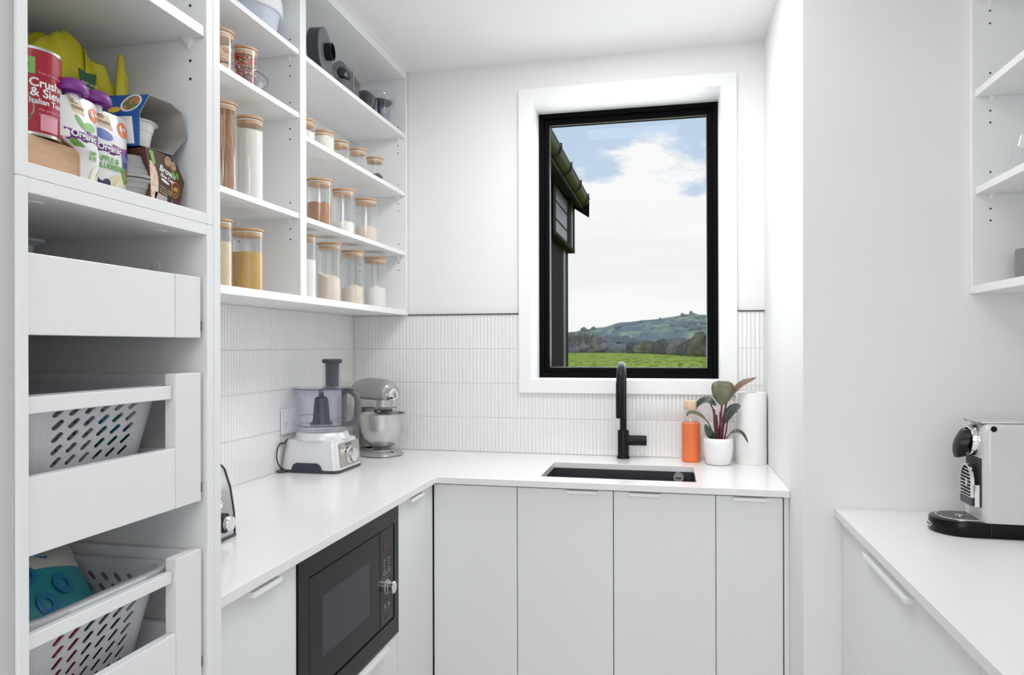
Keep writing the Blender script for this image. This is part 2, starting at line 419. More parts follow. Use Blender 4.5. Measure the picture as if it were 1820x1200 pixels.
# tall pantry
up = thing('open_cupboard', 'upper open white pantry cupboard holding the tin, pouches and yellow bag', 'cupboard', (-1.38, 0.92, 1.5655))
for y0, y1 in ((0.7285, 0.744), (1.0985, 1.1165)):
    bx('side_panel', (XL, y0, 1.566), (-0.79, y1, ZC), m_cab, up)
bx('bottom_panel', (XL, 0.744, 1.566), (-0.7905, 1.0985, 1.585), m_cab, up)
bx('shelf', (XL+0.006, 0.745, 1.8925), (-0.793, 1.0975, 1.911), m_cab, up)
bx('top_panel', (XL, 0.744, ZC-0.018), (-0.7905, 1.0985, ZC-0.0005), m_cab, up)
bx('back_panel', (XL, 0.744, 1.585), (XL+0.006, 1.0985, 2.53), m_cab, up, bevel=0)
pins(up, [(-0.824, 1.0985, 1.8925), (-1.3, 1.0985, 1.8925)], -1, 0.007); pins(up, [(-0.824, 0.744, 1.8925)], 1, 0.007)
holes(up, [(-0.822, 1.0985, zz_) for zz_ in (1.951, 1.854, 1.822, 1.983)], -1)
lo = thing('pantry_cabinet', 'tall white pantry cabinet with three pull-out inner drawers', 'cabinet', (-1.38, 0.92, 0))
bx('side_panel', (XL, 0.7285, 0), (-0.79, 0.744, 1.5655), m_cab, lo); bx('side_panel', (XL, 1.0985, 0), (-0.79, 1.1165, 1.5655), m_cab, lo)
bx('top_panel', (XL, 0.744, 1.5465), (-0.7905, 1.0985, 1.5655), m_cab, lo)
bx('back_panel', (XL, 0.744, 0.1), (XL+0.006, 1.0985, 1.5465), m_cab, lo, bevel=0)
bx('bottom_panel', (XL, 0.744, 0.1), (-0.7905, 1.0985, 0.118), m_cab, lo)
build('cap', MB().lathe([(0.0, -0.0012), (0.011, -0.0012), (0.012, 0)], (-0.84, 0.8, 1.5465), 20), m_pin, lo)
build('cap', MB().lathe([(0.0, -0.0012), (0.011, -0.0012), (0.012, 0)], (-0.84, 1.04, 1.5465), 20), m_pin, lo)
bx('cable_plate', (-0.90, 1.0973, 1.488), (-0.885, 1.0985, 1.503), m_pin, lo)
tag(bx('end_panel', (XL, 1.1175, 0), (-0.79, 1.1368, ZC-0.001), m_cab), 'tall white end panel between the pantry cabinet and the wall shelves', 'panel')
def inner_drawer(z0, zp, zf, bar):
    # floor, two gallery sides, a front panel with end brackets, optional rail
    d = bx('drawer', (-1.30, 0.757, z0+0.006), (-0.812, 1.086, z0+0.02), m_drawer, lo)
    bx('drawer_front', (-0.812, 0.747, z0), (-0.795, 1.0225, zf), m_drawer, d, bevel=0.0012)
    bx('end_bracket', (-0.8155, 1.0235, z0), (-0.7945, 1.0875, zp), mat('cool_white_plastic', (0.80, 0.80, 0.79), 0.4), d, bevel=0.0012)
    bx('drawer_side', (-1.30, 1.0755, z0+0.02), (-0.8155, 1.0875, z0+0.09), m_drawer, d)
    bx('drawer_side', (-1.30, 0.749, z0+0.02), (-0.8155, 0.758, z0+0.09), m_drawer, d)
    bx('drawer_back', (-1.31, 0.758, z0+0.006), (-1.298, 1.086, zp-0.002), m_drawer, d)
    bx('side_rail', (-1.30, 1.078, zp-0.028), (-0.8155, 1.0865, zp-0.003), m_drawer, d)
    bx('side_rail', (-1.30, 0.749, zp-0.028), (-0.8155, 0.756, zp-0.003), m_drawer, d)
    bx('runner', (-1.30, 1.0875, z0+0.012), (-0.80, 1.0975, z0+0.03), m_charc, d)
    if bar:
        bx('front_rail', (-0.812, 0.747, bar[0]), (-0.8, 1.021, bar[1]), m_drawer, d, bevel=0.0015)
    return d
inner_drawer(1.3665, 1.4718, 1.4715, None)
inner_drawer(1.0845, 1.3065, 1.1845, (1.265, 1.287))
inner_drawer(0.78, 1.0012, 0.8795, (0.9625, 0.982))

# ------------------------------------------------------------------ base cabinets, counters
def pull(par, a, b):
    bx('handle', a, b, m_handle, par, bevel=0.001)
ZD = 0.8715
cb = thing('base_cabinet', 'white base cabinet left of the built-in microwave, white pull at its top edge', 'cabinet', (-1.1, 1.28, 0), group=None)
bx('carcass', (XL, 1.138, 0.1), (-0.83, 1.434, 0.878), m_cab, cb); bx('door', (-0.828, 1.139, 0.12), (-0.81, 1.4345, ZD), m_door, cb)
pull(cb.children[-1], (-0.812, 1.249, 0.8585), (-0.7945, 1.352, 0.8695))
ch = thing('base_cabinet', 'white cabinet housing under the left worktop that holds the black microwave, drawer below', 'cabinet', (-1.1, 1.73, 0))
bx('side_panel', (XL, 1.4345, 0.1), (-0.83, 1.44, 0.878), m_cab, ch); bx('side_panel', (XL, 2.031, 0.1), (-0.83, 2.037, 0.878), m_cab, ch)
bx('shelf', (XL, 1.44, 0.462), (-0.83, 2.031, 0.48), m_cab, ch)
bx('drawer', (-0.828, 1.438, 0.12), (-0.81, 2.033, 0.483), m_door, ch)
pull(ch.children[-1], (-0.812, 1.70, 0.470), (-0.794, 1.93, 0.4815))
cc = thing('base_cabinet', 'white corner base cabinet right of the microwave, meeting the sink run', 'cabinet', (-1.1, 2.2, 0))
bx('carcass', (XL, 2.038, 0.1), (-0.83, 2.345, 0.878), m_cab, cc); bx('door', (-0.828, 2.0365, 0.12), (-0.81, 2.3605, ZD), m_door, cc)
pull(cc.children[-1], (-0.812, 2.123, 0.8585), (-0.7945, 2.232, 0.8695))
# back run, fronts at y = 2.366
def back_cab(label, x0, x1, fronts, hs):
    c = thing('base_cabinet', label, 'cabinet', ((x0+x1)/2, 2.65, 0))
    mb = MB(); mb.box((x0, 2.386, 0.1), (x0+0.016, 2.935, 0.868)); mb.box((x1-0.016, 2.386, 0.1), (x1, 2.935, 0.868)); mb.box((x0+0.016, 2.386, 0.1), (x1-0.016, 2.935, 0.116)); mb.box((x0+0.016, 2.925, 0.116), (x1-0.016, 2.935, 0.868))
    build('carcass', mb, m_cab, c, smooth=False)
    for i, (a, b) in enumerate(fronts):
        d = bx('door', (a+0.0014, 2.366, 0.12), (b-0.0014, 2.384, ZD), m_door, c)
        if hs[i]: pull(d, (hs[i][0], 2.350, 0.8605), (hs[i][1], 2.368, 0.8705))
    return c
back_cab('plain white corner base cabinet front left of the sink doors, without a pull', -0.809, -0.5094, [(-0.8075, -0.5094)], [None])
back_cab('double-door white sink cabinet under the black sink', -0.5094, 0.1413, [(-0.5094, -0.1844), (-0.1844, 0.1413)], [(-0.3398, -0.2364), (-0.133, -0.0317)])
back_cab('narrow single-door white base cabinet at the right end of the sink run', 0.1413, 0.3472, [(0.1413, 0.3458)], [(0.1948, 0.2955)])
tag(bx('filler_panel', (0.3486, 2.368, 0.0), (XN-0.0005, 2.386, 0.877), m_door), 'thin white filler strip between the sink run and the wall', 'panel')
bb = struct(bx('baseboard_back', (-0.75, 2.43, 0), (0.35, 2.445, 0.099), m_door)); struct(bx('baseboard_left', (-0.89, 1.14, 0), (-0.875, 2.43, 0.099), m_door))

# L-shaped stone top with the sink cut-out
sx0, sx1, sy0, sy1 = -0.4407, 0.0840, 2.432, 2.742
xs = [-1.383, -0.792, sx0, sx1, XN-0.0008]; ys = [1.1375, 2.3445, sy0, sy1, 2.9435]
mb = MB(); zt, zb = 0.90, 0.878
keep = lambda i, j: not (j == 0 and i > 0) and not (i == 2 and j == 2)
idx = {}
def vid(i, j, k):
    key = (i, j, k)
    if key not in idx: idx[key] = len(mb.v); mb.v.append((xs[i], ys[j], zt if k else zb))
    return idx[key]
for i in range(4):
    for j in range(4):
        if not keep(i, j): continue
        mb.f.append((vid(i,j,1), vid(i+1,j,1), vid(i+1,j+1,1), vid(i,j+1,1))); mb.f.append((vid(i,j,0), vid(i,j+1,0), vid(i+1,j+1,0), vid(i+1,j,0)))
        for di, dj, e in ((0,-1,((i,j),(i+1,j))), (1,0,((i+1,j),(i+1,j+1))), (0,1,((i+1,j+1),(i,j+1))), (-1,0,((i,j+1),(i,j)))):
            a, b = i+di, j+dj
            if 0 <= a < 4 and 0 <= b < 4 and keep(a, b): continue
            (p, q), (r, s_) = e; mb.f.append((vid(p,q,0), vid(r,s_,0), vid(r,s_,1), vid(p,q,1)))
mb.mi = [0]*len(mb.f)
tag(build('worktop', mb, m_stone, smooth=False, bevel=0.0015), 'L-shaped white stone worktop around the corner, with the sink cut into it', 'worktop')
# undermount sink
sk = thing('sink', 'black granite undermount sink set in the white worktop below the window', 'sink', (-0.178, 2.59, 0.67))
cx, cy = (sx0+sx1)/2, (sy0+sy1)/2; W_, H_ = sx1-sx0+0.006, sy1-sy0+0.006   # rim glued under the stone
rings = []
for zz_, e, rr in ((0.8755, 0.036, 0.03), (0.8755, 0.0, 0.012), (0.86, -0.002, 0.014), (0.70, -0.010, 0.02), (0.688, -0.03, 0.02), (0.684, -0.2, 0.02)):
    rings.append([(x, y, zz_) for x, y in rrect(cx, cy, W_+e, H_+e, rr)])
build('basin', MB().loft(rings, cap=False).add([(p[0], p[1], p[2]) for p in rings[-1]], [tuple(range(len(rings[-1])))]), m_sink, sk, solid=0.004)
build('drain', MB().lathe([(0.0, 0.004), (0.03, 0.004), (0.04, 0.002), (0.043, 0.0)], (cx, cy, 0.687), 28), m_chrome, sk)
ov = build('overflow', MB().lathe([(0.0155, -0.005), (0.0165, -0.0065), (0.0185, -0.0065), (0.019, -0.004), (0.019, 0.0)], (0.0295, 2.7415, 0.8585), 28, 'y'), mat('satin_steel_ring', (0.42, 0.42, 0.43), 0.4), sk, label='round steel overflow ring')
build('overflow_slot', MB().lathe([(0.0155, -0.0045), (0.0155, -0.001)], (0.0295, 2.7415, 0.8585), 28, 'y'), m_black, ov)
bx('overflow_bar', (0.019, 2.7335, 0.855), (0.040, 2.738, 0.8625), m_steel, ov)
# tap
tp = thing('kitchen_tap', 'matt black pull-out gooseneck tap behind the sink, lever on its right', 'tap', (-0.185, 2.895, 0.9))
X0, Y0 = -0.185, 2.893
build('base_flange', MB().lathe([(0.026, 0), (0.026, 0.006), (0.0235, 0.010), (0.0235, 0.012)], (X0, Y0, 0.9), 32), m_black, tp)
build('body', MB().lathe([(0.0225, 0.01), (0.0225, 0.111), (0.021, 0.1135), (0.014, 0.1135)], (X0, Y0, 0.9), 32), m_black, tp)
pts = [(X0, Y0, 1.01), (X0, Y0, 1.19)]+[(X0, Y0-0.079+0.079*math.cos(a), 1.195+0.079*math.sin(a)) for a in [PI*i/16 for i in range(1, 17)]]+[(X0, Y0-0.158, 1.17)]
build('neck', MB().tube(pts, [0.0135, 0.0135]+[0.0135+0.0028*min(1, i/10) for i in range(16)]+[0.0163], 20), m_black, tp)
pts = [(X0-0.001, Y0-0.158, 1.215), (X0-0.001, Y0-0.158, 1.21), (X0-0.001, Y0-0.158, 1.1655), (X0-0.001, Y0-0.158, 1.1650), (X0-0.001, Y0-0.158, 1.1640), (X0-0.001, Y0-0.158, 1.080), (X0-0.001, Y0-0.158, 1.0765)]
build('pull_out_spout', MB().tube(pts, [0.0150, 0.0166, 0.0168, 0.0160, 0.0168, 0.0168, 0.0155], 24), m_black, tp)
lv = build('lever', MB().lathe([(0.0, 0.015), (0.0205, 0.015), (0.0205, 0.062), (0.0195, 0.063), (0.0195, 0.065), (0.0205, 0.066), (0.0205, 0.091), (0.019, 0.0925), (0, 0.0925)], (X0, Y0-0.002, 0.973), 32, 'x'), m_black, tp)
build('lever_pin', MB().lathe([(0.004, -0.026), (0.004, -0.018)], (X0+0.08, Y0-0.002, 0.969), 14, 'y'), m_black, lv)

# right counter run
rt = tag(bx('worktop', (0.4435, -0.25, 0.8785), (1.0695, YN-0.0008, 0.90), mat('grey_white_stone', (0.80, 0.79, 0.785), 0.35, noise_col=((0.77, 0.755, 0.75), 30, (1, 1, 1), 1.5)), bevel=0.0015), 'straight white worktop on the right, carrying the coffee machine', 'worktop')
rc = thing('drawer_cabinet', 'white drawer cabinet under the right worktop', 'cabinet', (0.75, 1.6, 0))
bx('carcass', (0.482, 1.02, 0.1), (1.069, 2.123, 0.8775), m_cab, rc)
bx('scribe_strip', (0.463, 2.106+0.002, 0.1), (0.481, YN-0.001, 0.8775), m_door, rc)
d1 = bx('drawer', (0.463, 1.222, 0.5425), (0.481, 2.1065, 0.8745), m_door, rc); d2 = bx('drawer', (0.463, 1.222, 0.13), (0.481, 2.1065, 0.540), m_door, rc)
pull(d1, (0.447, 1.5225, 0.845), (0.4645, 1.8434, 0.8555)); pull(d2, (0.447, 1.5225, 0.515), (0.4645, 1.8434, 0.5255))
rc2 = thing('drawer_cabinet', 'white drawer cabinet nearest the camera under the right worktop', 'cabinet', (0.75, 0.6, 0))
bx('carcass', (0.482, -0.2, 0.1), (1.069, 1.0195, 0.8775), m_cab, rc2); d1 = bx('drawer', (0.463, 0.3, 0.5425), (0.481, 1.2195, 0.8745), m_door, rc2)
bx('drawer', (0.463, 0.3, 0.13), (0.481, 1.2195, 0.540), m_door, rc2); pull(d1, (0.447, 0.6, 0.845), (0.4645, 0.92, 0.8555))
# right wall unit
ru = thing('wall_cabinet', 'open white wall shelf unit at the upper right holding glassware', 'shelf unit', (1.06, 1.7, 1.488))
m_cabw = m_cab
bx('side_panel', (0.783, YN-0.0185, 1.4878), (1.0695, YN-0.0005, ZC-0.001), m_cabw, ru)
bx('side_panel', (0.783, 1.0, 1.4878), (1.0695, 1.018, ZC-0.001), m_cabw, ru)
bx('bottom_panel', (0.7835, 1.018, 1.4878), (1.0695, YN-0.0185, 1.508), m_cabw, ru); bx('top_panel', (0.7835, 1.018, ZC-0.02), (1.0695, YN-0.0185, ZC-0.001), m_cabw, ru)
bx('back_panel', (1.063, 1.018, 1.508), (1.0695, YN-0.0185, ZC-0.02), m_cabw, ru, bevel=0)
for ztop in (1.7683, 2.0257, 2.283):
    bx('shelf', (0.79, 1.019, ztop-0.0185), (1.062, YN-0.0195, ztop), m_cabw, ru); pins(ru, [(0.826, YN-0.0185, ztop-0.0185)], -1)
holes(ru, [(0.826, YN-0.0185, q) for q in (2.2335, 2.20, 2.0688, 1.9695, 1.9383, 1.8076, 1.7111, 1.68)], -1)
print('structure done')
# ------------------------------------------------------------------ built-in microwave
mw = thing('microwave', 'black built-in microwave oven with a chrome knob under the left worktop', 'microwave', (-0.9, 1.735, 0.49))
y0, y1, z0, z1 = 1.4375, 2.0325, 0.487, 0.8705
b = MB(); b.box((-1.25, y0+0.03, z0+0.01), (-0.836, y1-0.03, z1-0.02)); build('body', b, m_dark, mw, smooth=False)
iy0, iy1, iz0, iz1 = 1.4845, 2.0, 0.541, 0.824
b = MB()
def ringprism(b, o, i, x0, x1):
    b.box((x0, o[0], o[1]), (x1, i[0], o[3])); b.box((x0, i[2], o[1]), (x1, o[2], o[3])); b.box((x0, i[0], i[3]), (x1, i[2], o[3])); b.box((x0, i[0], o[1]), (x1, i[2], i[1]))
ringprism(b, (y0, z0, y1, z1), (iy0, iz0, iy1, iz1), -0.834, -0.806); build('trim_frame', b, m_mblack, mw, smooth=False)
dr = bx('door', (-0.834, iy0+0.003, iz0+0.003), (-0.8075, 1.8930, iz1-0.003), m_mblack, mw, bevel=0.002)
bx('door_window', (-0.8085, 1.5515, 0.6125), (-0.8074, 1.8215, 0.7585), m_mwin, dr, bevel=0, label='dark grey see-through window')
bx('door_seam', (-0.8085, 1.7358, iz0+0.003), (-0.8076, 1.7368, iz1-0.003), m_dark, dr, bevel=0)
cp = bx('control_panel', (-0.834, 1.8955, iz0+0.002), (-0.808, iy1-0.002, iz1-0.002), m_mblack, mw, bevel=0.002)
b = MB()
for k in range(5):
    for j in (0, 1):
        b.box((-0.8082, 1.922+j*0.03, 0.731-k*0.0085), (-0.8076, 1.922+j*0.03+0.017-(k % 2)*0.004, 0.7325-k*0.0085))
b.box((-0.8082, 1.915, 0.68), (-0.8076, 1.9155, 0.70)); b.box((-0.8082, 1.915, 0.68), (-0.8076, 1.975, 0.6806)); b.box((-0.8082, 1.915, 0.70), (-0.8076, 1.975, 0.7006)); b.box((-0.8082, 1.9745, 0.68), (-0.8076, 1.975, 0.7006))
for k in range(3): b.box((-0.8082, 1.922+k*0.018, 0.688), (-0.8076, 1.929+k*0.018, 0.693))
b.box((-0.8082, 1.918, 0.605), (-0.8076, 1.972, 0.6056)); b.box((-0.8082, 1.918, 0.59), (-0.8076, 1.972, 0.5906))
for k in range(2): b.box((-0.8082, 1.926+k*0.028, 0.595), (-0.8076, 1.938+k*0.028, 0.601))
build('button_marks', b, m_mark, cp, smooth=False)
bx('clock_display', (-0.8083, 1.918, 0.758), (-0.8075, 1.972, 0.783), mat('dark_red_display', (0.035, 0.016, 0.017), 0.2, spec=0.16), cp, bevel=0)
b = MB()
for (ya, za, yb, zb_) in ((1.916, 0.556, 1.974, 0.5566), (1.916, 0.580, 1.974, 0.5806), (1.916, 0.556, 1.9166, 0.5806), (1.9734, 0.556, 1.974, 0.5806)):
    b.box((-0.8083, ya, za), (-0.8076, yb, zb_))
build('open_button', b, m_mark, cp, smooth=False)
build('knob_ring', MB().lathe([(0.0, 0), (0.0225, 0), (0.0225, 0.001), (0, 0.001)], (-0.8085, 1.947, 0.6505), 28, 'x'), m_mark, cp)
build('knob', MB().lathe([(0.0175, 0), (0.0175, 0.008), (0.0165, 0.009), (0.0165, 0.0105), (0.0175, 0.0115), (0.0175, 0.022), (0.016, 0.024), (0, 0.024)], (-0.808, 1.947, 0.6505), 36, 'x'), m_chrome, cp, label='round chrome knob')
b = MB(); b.box((-0.812, 1.5, 0.492), (-0.805, 1.506, 0.495)); 
# ------------------------------------------------------------------ storage jars
def granul(name, c1, c2, s=220, k=2.5):
    return mat(name, c1, 0.8, noise_col=(c2, s, (1, 1, 1), k), bump=(s, 0.6))
m_flour = granul('flour', (0.86, 0.84, 0.81), (0.82, 0.79, 0.75), 60, 1.5)
m_sugar = granul('brown_sugar', (0.46, 0.25, 0.13), (0.36, 0.18, 0.09), 160)
m_rice = granul('rice', (0.80, 0.68, 0.50), (0.62, 0.48, 0.30), 260)
m_grain = granul('yellow_grain', (0.66, 0.42, 0.13), (0.54, 0.31, 0.08), 300)
m_cream = granul('cream_powder', (0.80, 0.70, 0.60), (0.74, 0.62, 0.52), 90, 1.5)
m_cook = granul('biscuit', (0.72, 0.45, 0.24), (0.84, 0.68, 0.48), 40)
m_seeds = granul('dark_berries', (0.05, 0.035, 0.05), (0.10, 0.08, 0.09), 120)
m_yel = granul('yellow_chips', (0.78, 0.62, 0.32), (0.86, 0.76, 0.52), 60)
m_pasta = mat('pasta', (0.62, 0.33, 0.15), 0.6, noise_col=((0.48, 0.22, 0.09), 90, (1, 1, 0.05), 2))
def fill_mesh(r, h, seed, lump=0.004, tilt=0.0, n=28):
    rnd = random.Random(seed); b = MB(); rings = []; ph = rnd.uniform(0, 6)
    b.lathe([(r*0.97, 0.0), (r, 0.003)], (0, 0, 0), n); b.f.pop(); b.mi.pop()
    top = []
    base = len(b.v)-n
    for q in (1.0, 0.75, 0.45, 0.2):
        for i in range(n):
            a = 2*PI*i/n; x, y = r*q*math.cos(a), r*q*math.sin(a)
            zz_ = h+tilt*(x*math.cos(ph)+y*math.sin(ph))+lump*noise.noise(Vector((x*45+seed*3.1, y*45, seed)))*1.6+lump*0.8*(1-q)
            b.v.append((x, y, zz_))
    b.v.append((0, 0, h+lump))
    for j in range(4):
        for i in range(n):
            p = base+j*n+i; q_ = base+j*n+(i+1) % n; b.f.append((p, q_, q_+n, p+n)); b.mi.append(0)
    l = base+4*n
    for i in range(n): b.f.append((l+i, l+(i+1) % n, len(b.v)-1)); b.mi.append(0)
    return b
def jar(label, cat_, x, y, zb_, r, ztop, fill, fh, grp, seed=1, lump=0.004, tilt=0.0, extra=None):
    t = thing('storage_jar', label, cat_, (x, y, zb_+0.0003), random.uniform(0, 6), grp)
    h = ztop-zb_; lt = 0.0075
    build('glass_body', MB().shell([(r*0.35, 0.0015), (r-0.003, 0.0012), (r-0.0005, 0.004), (r-0.0005, h-lt-0.0015), (r-0.0018, h-lt-0.0015), (r-0.0018, 0.0055), (r*0.35, 0.0045)], n=40), m_glass, t, world=False)
    ld = build('lid', MB().lathe([(0, h-0.001), (r*0.985, h-0.001), (r+0.001, h-0.002), (r+0.001, h-lt+0.001), (r, h-lt), (r-0.005, h-lt), (r-0.005, h-0.022), (0, h-0.022)][::-1], n=40), m_bamboo, t, world=False)
    build('seal_ring', MB().lathe([(r-0.005, h-0.014), (r-0.0025, h-0.013), (r-0.0025, h-0.0105), (r-0.005, h-0.0095)], n=32), m_seal, ld, world=False)
    if fill:
        build('contents', fill_mesh(r-0.0028, fh-0.006, seed, lump, tilt).xf(Matrix.Translation((0, 0, 0.006))), fill, t, world=False, ang=60)
    if extra: extra(t, r, h)
    return t
G0, G1, G2, G3 = 1.511, 1.7638, 2.022, 2.0785
g = 'bamboo-lidded glass jars on the wall shelves'
def spag(t, r, h):
    b = MB(); rnd = random.Random(4)
    for k in range(46):
        a = rnd.uniform(0, 6.28); q = (r-0.006)*math.sqrt(rnd.random()); a2 = a+0.5+rnd.uniform(-.3, .3)
        b.tube([(q*math.cos(a), q*math.sin(a), 0.006), (q*math.cos(a2), q*math.sin(a2), h-0.024)], 0.0017, 4)
    build('spaghetti', b, m_pasta, t, world=False, kind='stuff')
jar('tall narrow glass jar of spaghetti with a bamboo lid, middle-left shelf', 'jar', -1.20, 1.737, 1.7665, 0.0385, 2.0204, None, 0, g, extra=spag)
jar('tall glass jar of white flour filled to the lid beside the spaghetti', 'jar', -1.20, 1.8636, 1.7665, 0.0405, 2.0184, m_flour, 0.213, g, 2, 0.003)
jar('tall glass jar of pale rice against the end panel, bottom shelf', 'jar', -1.20, 1.719, G0, 0.036, 1.6986, m_rice, 0.125, g, 3, 0.002)
jar('wide glass jar of yellow couscous on the bottom shelf', 'jar', -1.20, 1.8537, G0, 0.0462, 1.6929, m_grain, 0.112, g, 4, 0.001)
# turntable dish with two jars
td = thing('round_tray', 'clear round plastic tray holding the biscuit and sweets jars', 'tray', (-1.25, 1.818, 2.0788))
build('dish', MB().shell([(0.0, 0.002), (0.10, 0.002), (0.113, 0.008), (0.1175, 0.02), (0.119, 0.045), (0.1215, 0.0465), (0.1215, 0.049), (0.1175, 0.049), (0.1165, 0.022), (0.1, 0.005), (0.0, 0.005)], n=56), m_acr, td, world=False)
build('rim', MB().lathe([(0.1175, 0.0455), (0.1215, 0.0455), (0.1215, 0.049), (0.1175, 0.049)], n=56, close=True), m_acr2, td, world=False)
def cookies(t, r, h):
    rnd = random.Random(2)
    for k in range(9):
        b = MB().lathe([(0, 0), (r*0.55, 0.0), (r*0.6, 0.003), (r*0.55, 0.006), (0, 0.007)][::1], n=14)
        mm = Matrix.Translation((rnd.uniform(-.3, .3)*r, rnd.uniform(-.3, .3)*r, 0.008+k*0.0085)) @ Matrix.Rotation(rnd.uniform(-.3, .3), 4, 'X') @ Matrix.Rotation(rnd.uniform(-.3, .3), 4, 'Y')
        build('biscuit', b.xf(mm), m_cook, t, world=False)
jar('glass jar of biscuits at the panel end of the clear tray', 'jar', -1.20, 1.722, 2.085, 0.041, 2.2105, None, 0, g, extra=cookies)
sw_cols = [mat('sweet_red', (0.60, 0.02, 0.02), 0.25), mat('sweet_orange', (0.80, 0.22, 0.03), 0.25), mat('sweet_white', (0.82, 0.78, 0.72), 0.25), mat('sweet_green', (0.15, 0.40, 0.06), 0.25)]
def sweets(t, r, h):
    rnd = random.Random(8); b = MB(); 
    for k in range(420):
        a = rnd.uniform(0, 6.28); q = (r-0.006)*math.sqrt(rnd.random()); zz_ = rnd.uniform(0.010, h-0.026); b.k = rnd.choice((0, 0, 0, 0, 1, 1, 2, 3))
        b.lathe([(0.0005, -0.003), (0.0034, -0.0012), (0.0034, 0.0012), (0.0005, 0.003)], (q*math.cos(a), q*math.sin(a), zz_), 6)
    build('sweets', b, sw_cols, t, world=False, kind='stuff')
jar('short glass jar of red and orange sweets standing in the clear tray', 'jar', -1.185, 1.817, 2.085, 0.0375, 2.200, None, 0, g, extra=sweets)
# right bay, second shelf: five short jars
hid = 'short bamboo-lidded glass jar '
jar(hid+'first by the divider, lid only in view', 'jar', -1.20, 2.186, G2, 0.036, 2.113, m_flour, 0.05, g, 5)
jar(hid+'with white crystals, second from the divider', 'jar', -1.20, 2.3175, G2, 0.0405, 2.112, m_flour, 0.068, g, 6)
jar(hid+'with yellow chips, third from the divider', 'jar', -1.21, 2.47, G2, 0.036, 2.1203, m_yel, 0.035, g, 7)
jar(hid+'nearly empty, second from the window wall', 'jar', -1.20, 2.6038, G2, 0.0345, 2.1277, m_flour, 0.012, g, 8)
jar(hid+'with a few dark berries, nearest the window wall', 'jar', -1.20, 2.7694, G2, 0.036, 2.137, m_seeds, 0.042, g, 9, 0.006)
# third shelf
jar('glass jar of brown sugar with bamboo lid, left on its shelf', 'jar', -1.20, 2.2902, G1, 0.0448, 1.9365, m_sugar, 0.087, g, 10, 0.006)
jar('glass jar with a little white powder, right of the brown sugar', 'jar', -1.20, 2.4754, G1, 0.0435, 1.9407, m_flour, 0.048, g, 11, 0.006, 0.2)
jar('glass jar half full of cream powder, right end of the brown sugar shelf', 'jar', -1.20, 2.6821, G1, 0.0465, 1.9463, m_cream, 0.066, g, 12, 0.003, 0.1)
# bottom shelf
jar('tall glass jar of white powder beside the divider, bottom shelf', 'jar', -1.20, 2.190, G0, 0.037, 1.728, m_flour, 0.132, g, 13, 0.002)
jar('tall glass jar of cream powder with sloping surface, second on bottom shelf', 'jar', -1.20, 2.3623, G0, 0.0422, 1.7247, m_cream, 0.096, g, 14, 0.003, 0.35)
jar('tall glass jar with a low cream heap, third on bottom shelf', 'jar', -1.20, 2.5555, G0, 0.0439, 1.7217, m_cream, 0.066, g, 15, 0.008, 0.2)
jar('tall glass jar with a white heap, last on bottom shelf by the window wall', 'jar', -1.20, 2.7732, G0, 0.0465, 1.7211, m_flour, 0.08, g, 16, 0.009, 0.15)
# ------------------------------------------------------------------ top shelf: lidded tub, processor accessories
m_tub = mat('pale_blue_plastic', (0.66, 0.71, 0.82), 0.2, trans=0.15, coat=0.3)
m_tublid = mat('frosted_lid', (0.80, 0.82, 0.87), 0.25)
lt_ = thing('plastic_tub', 'large pale blue plastic tub with a white clip lid on the top shelf', 'tub', (-1.238, 1.913, 2.2756))
build('tub_body', MB().lathe([(0.06, 0.0), (0.074, 0.001), (0.082, 0.008), (0.092, 0.068), (0.096, 0.075), (0.099, 0.092), (0.0985, 0.094), (0.094, 0.094)], n=48), m_tub, lt_, world=False)
build('lid', MB().lathe([(0.1005, 0.074), (0.103, 0.076), (0.103, 0.112), (0.099, 0.124), (0.085, 0.126), (0.08, 0.122), (0, 0.122)], n=48), m_tublid, lt_, world=False)
lt2 = thing('plastic_bowl', 'pale green-grey plastic bowl stacked on the blue tub', 'bowl', (-1.24, 1.92, 2.4025))
build('bowl', MB().lathe([(0.05, 0), (0.07, 0.002), (0.098, 0.045), (0.107, 0.075), (0.107, 0.08), (0.10, 0.078), (0.07, 0.008), (0, 0.006)], n=48), mat('pale_green_plastic', (0.66, 0.72, 0.71), 0.2), lt2, world=False)
# clear container holding grey slicing discs, standing on edge
dc = thing('disc_holder', 'round grey processor part with a black hub standing on edge, top shelf', 'appliance part', (-1.175, 2.22, 2.2756))
R_ = 0.0775; zc = 2.2758+R_+0.002
AX = Matrix.Translation((-1.143, 2.228, zc)) @ Matrix.Rotation(math.radians(10), 4, 'Z')
def axb(prof, n=44): return MB().lathe(prof, (0, 0, 0), n, 'x').xf(AX)
build('grey_drum', axb([(R_-0.003, -0.042), (R_, -0.040), (R_, -0.002), (R_-0.004, 0.0)]), m_charc, dc)
build('face_plate', axb([(0.0, -0.003), (R_+0.0015, -0.003), (R_+0.0015, 0.0), (R_-0.001, 0.001), (0.055, 0.0045), (0.03, 0.002), (0, 0.002)]), m_charc2, dc)
hb = build('hub', MB().lathe([(0.0255, 0.001), (0.029, 0.001), (0.029, 0.026), (0.0255, 0.026)], (0, 0, 0), 32, 'x', close=True).xf(AX), m_black, dc)
build('hub_core', axb([(0, 0.003), (0.0253, 0.003), (0.0253, 0.005), (0, 0.005)]), m_dark, hb)
cc_ = thing('clear_container', 'clear round container behind the grey drum on the top shelf', 'container', (-1.22, 2.2, 2.2756))
build('container_body', MB().shell([(0.0, -0.135), (0.066, -0.135), (0.0745, -0.128), (0.0745, -0.0435), (0.0725, -0.0435), (0.0725, -0.127), (0.0, -0.133)], (0, 0, 0), 44, 'x').xf(AX @ Matrix.Translation((0, 0, -0.003))), m_acr, cc_)
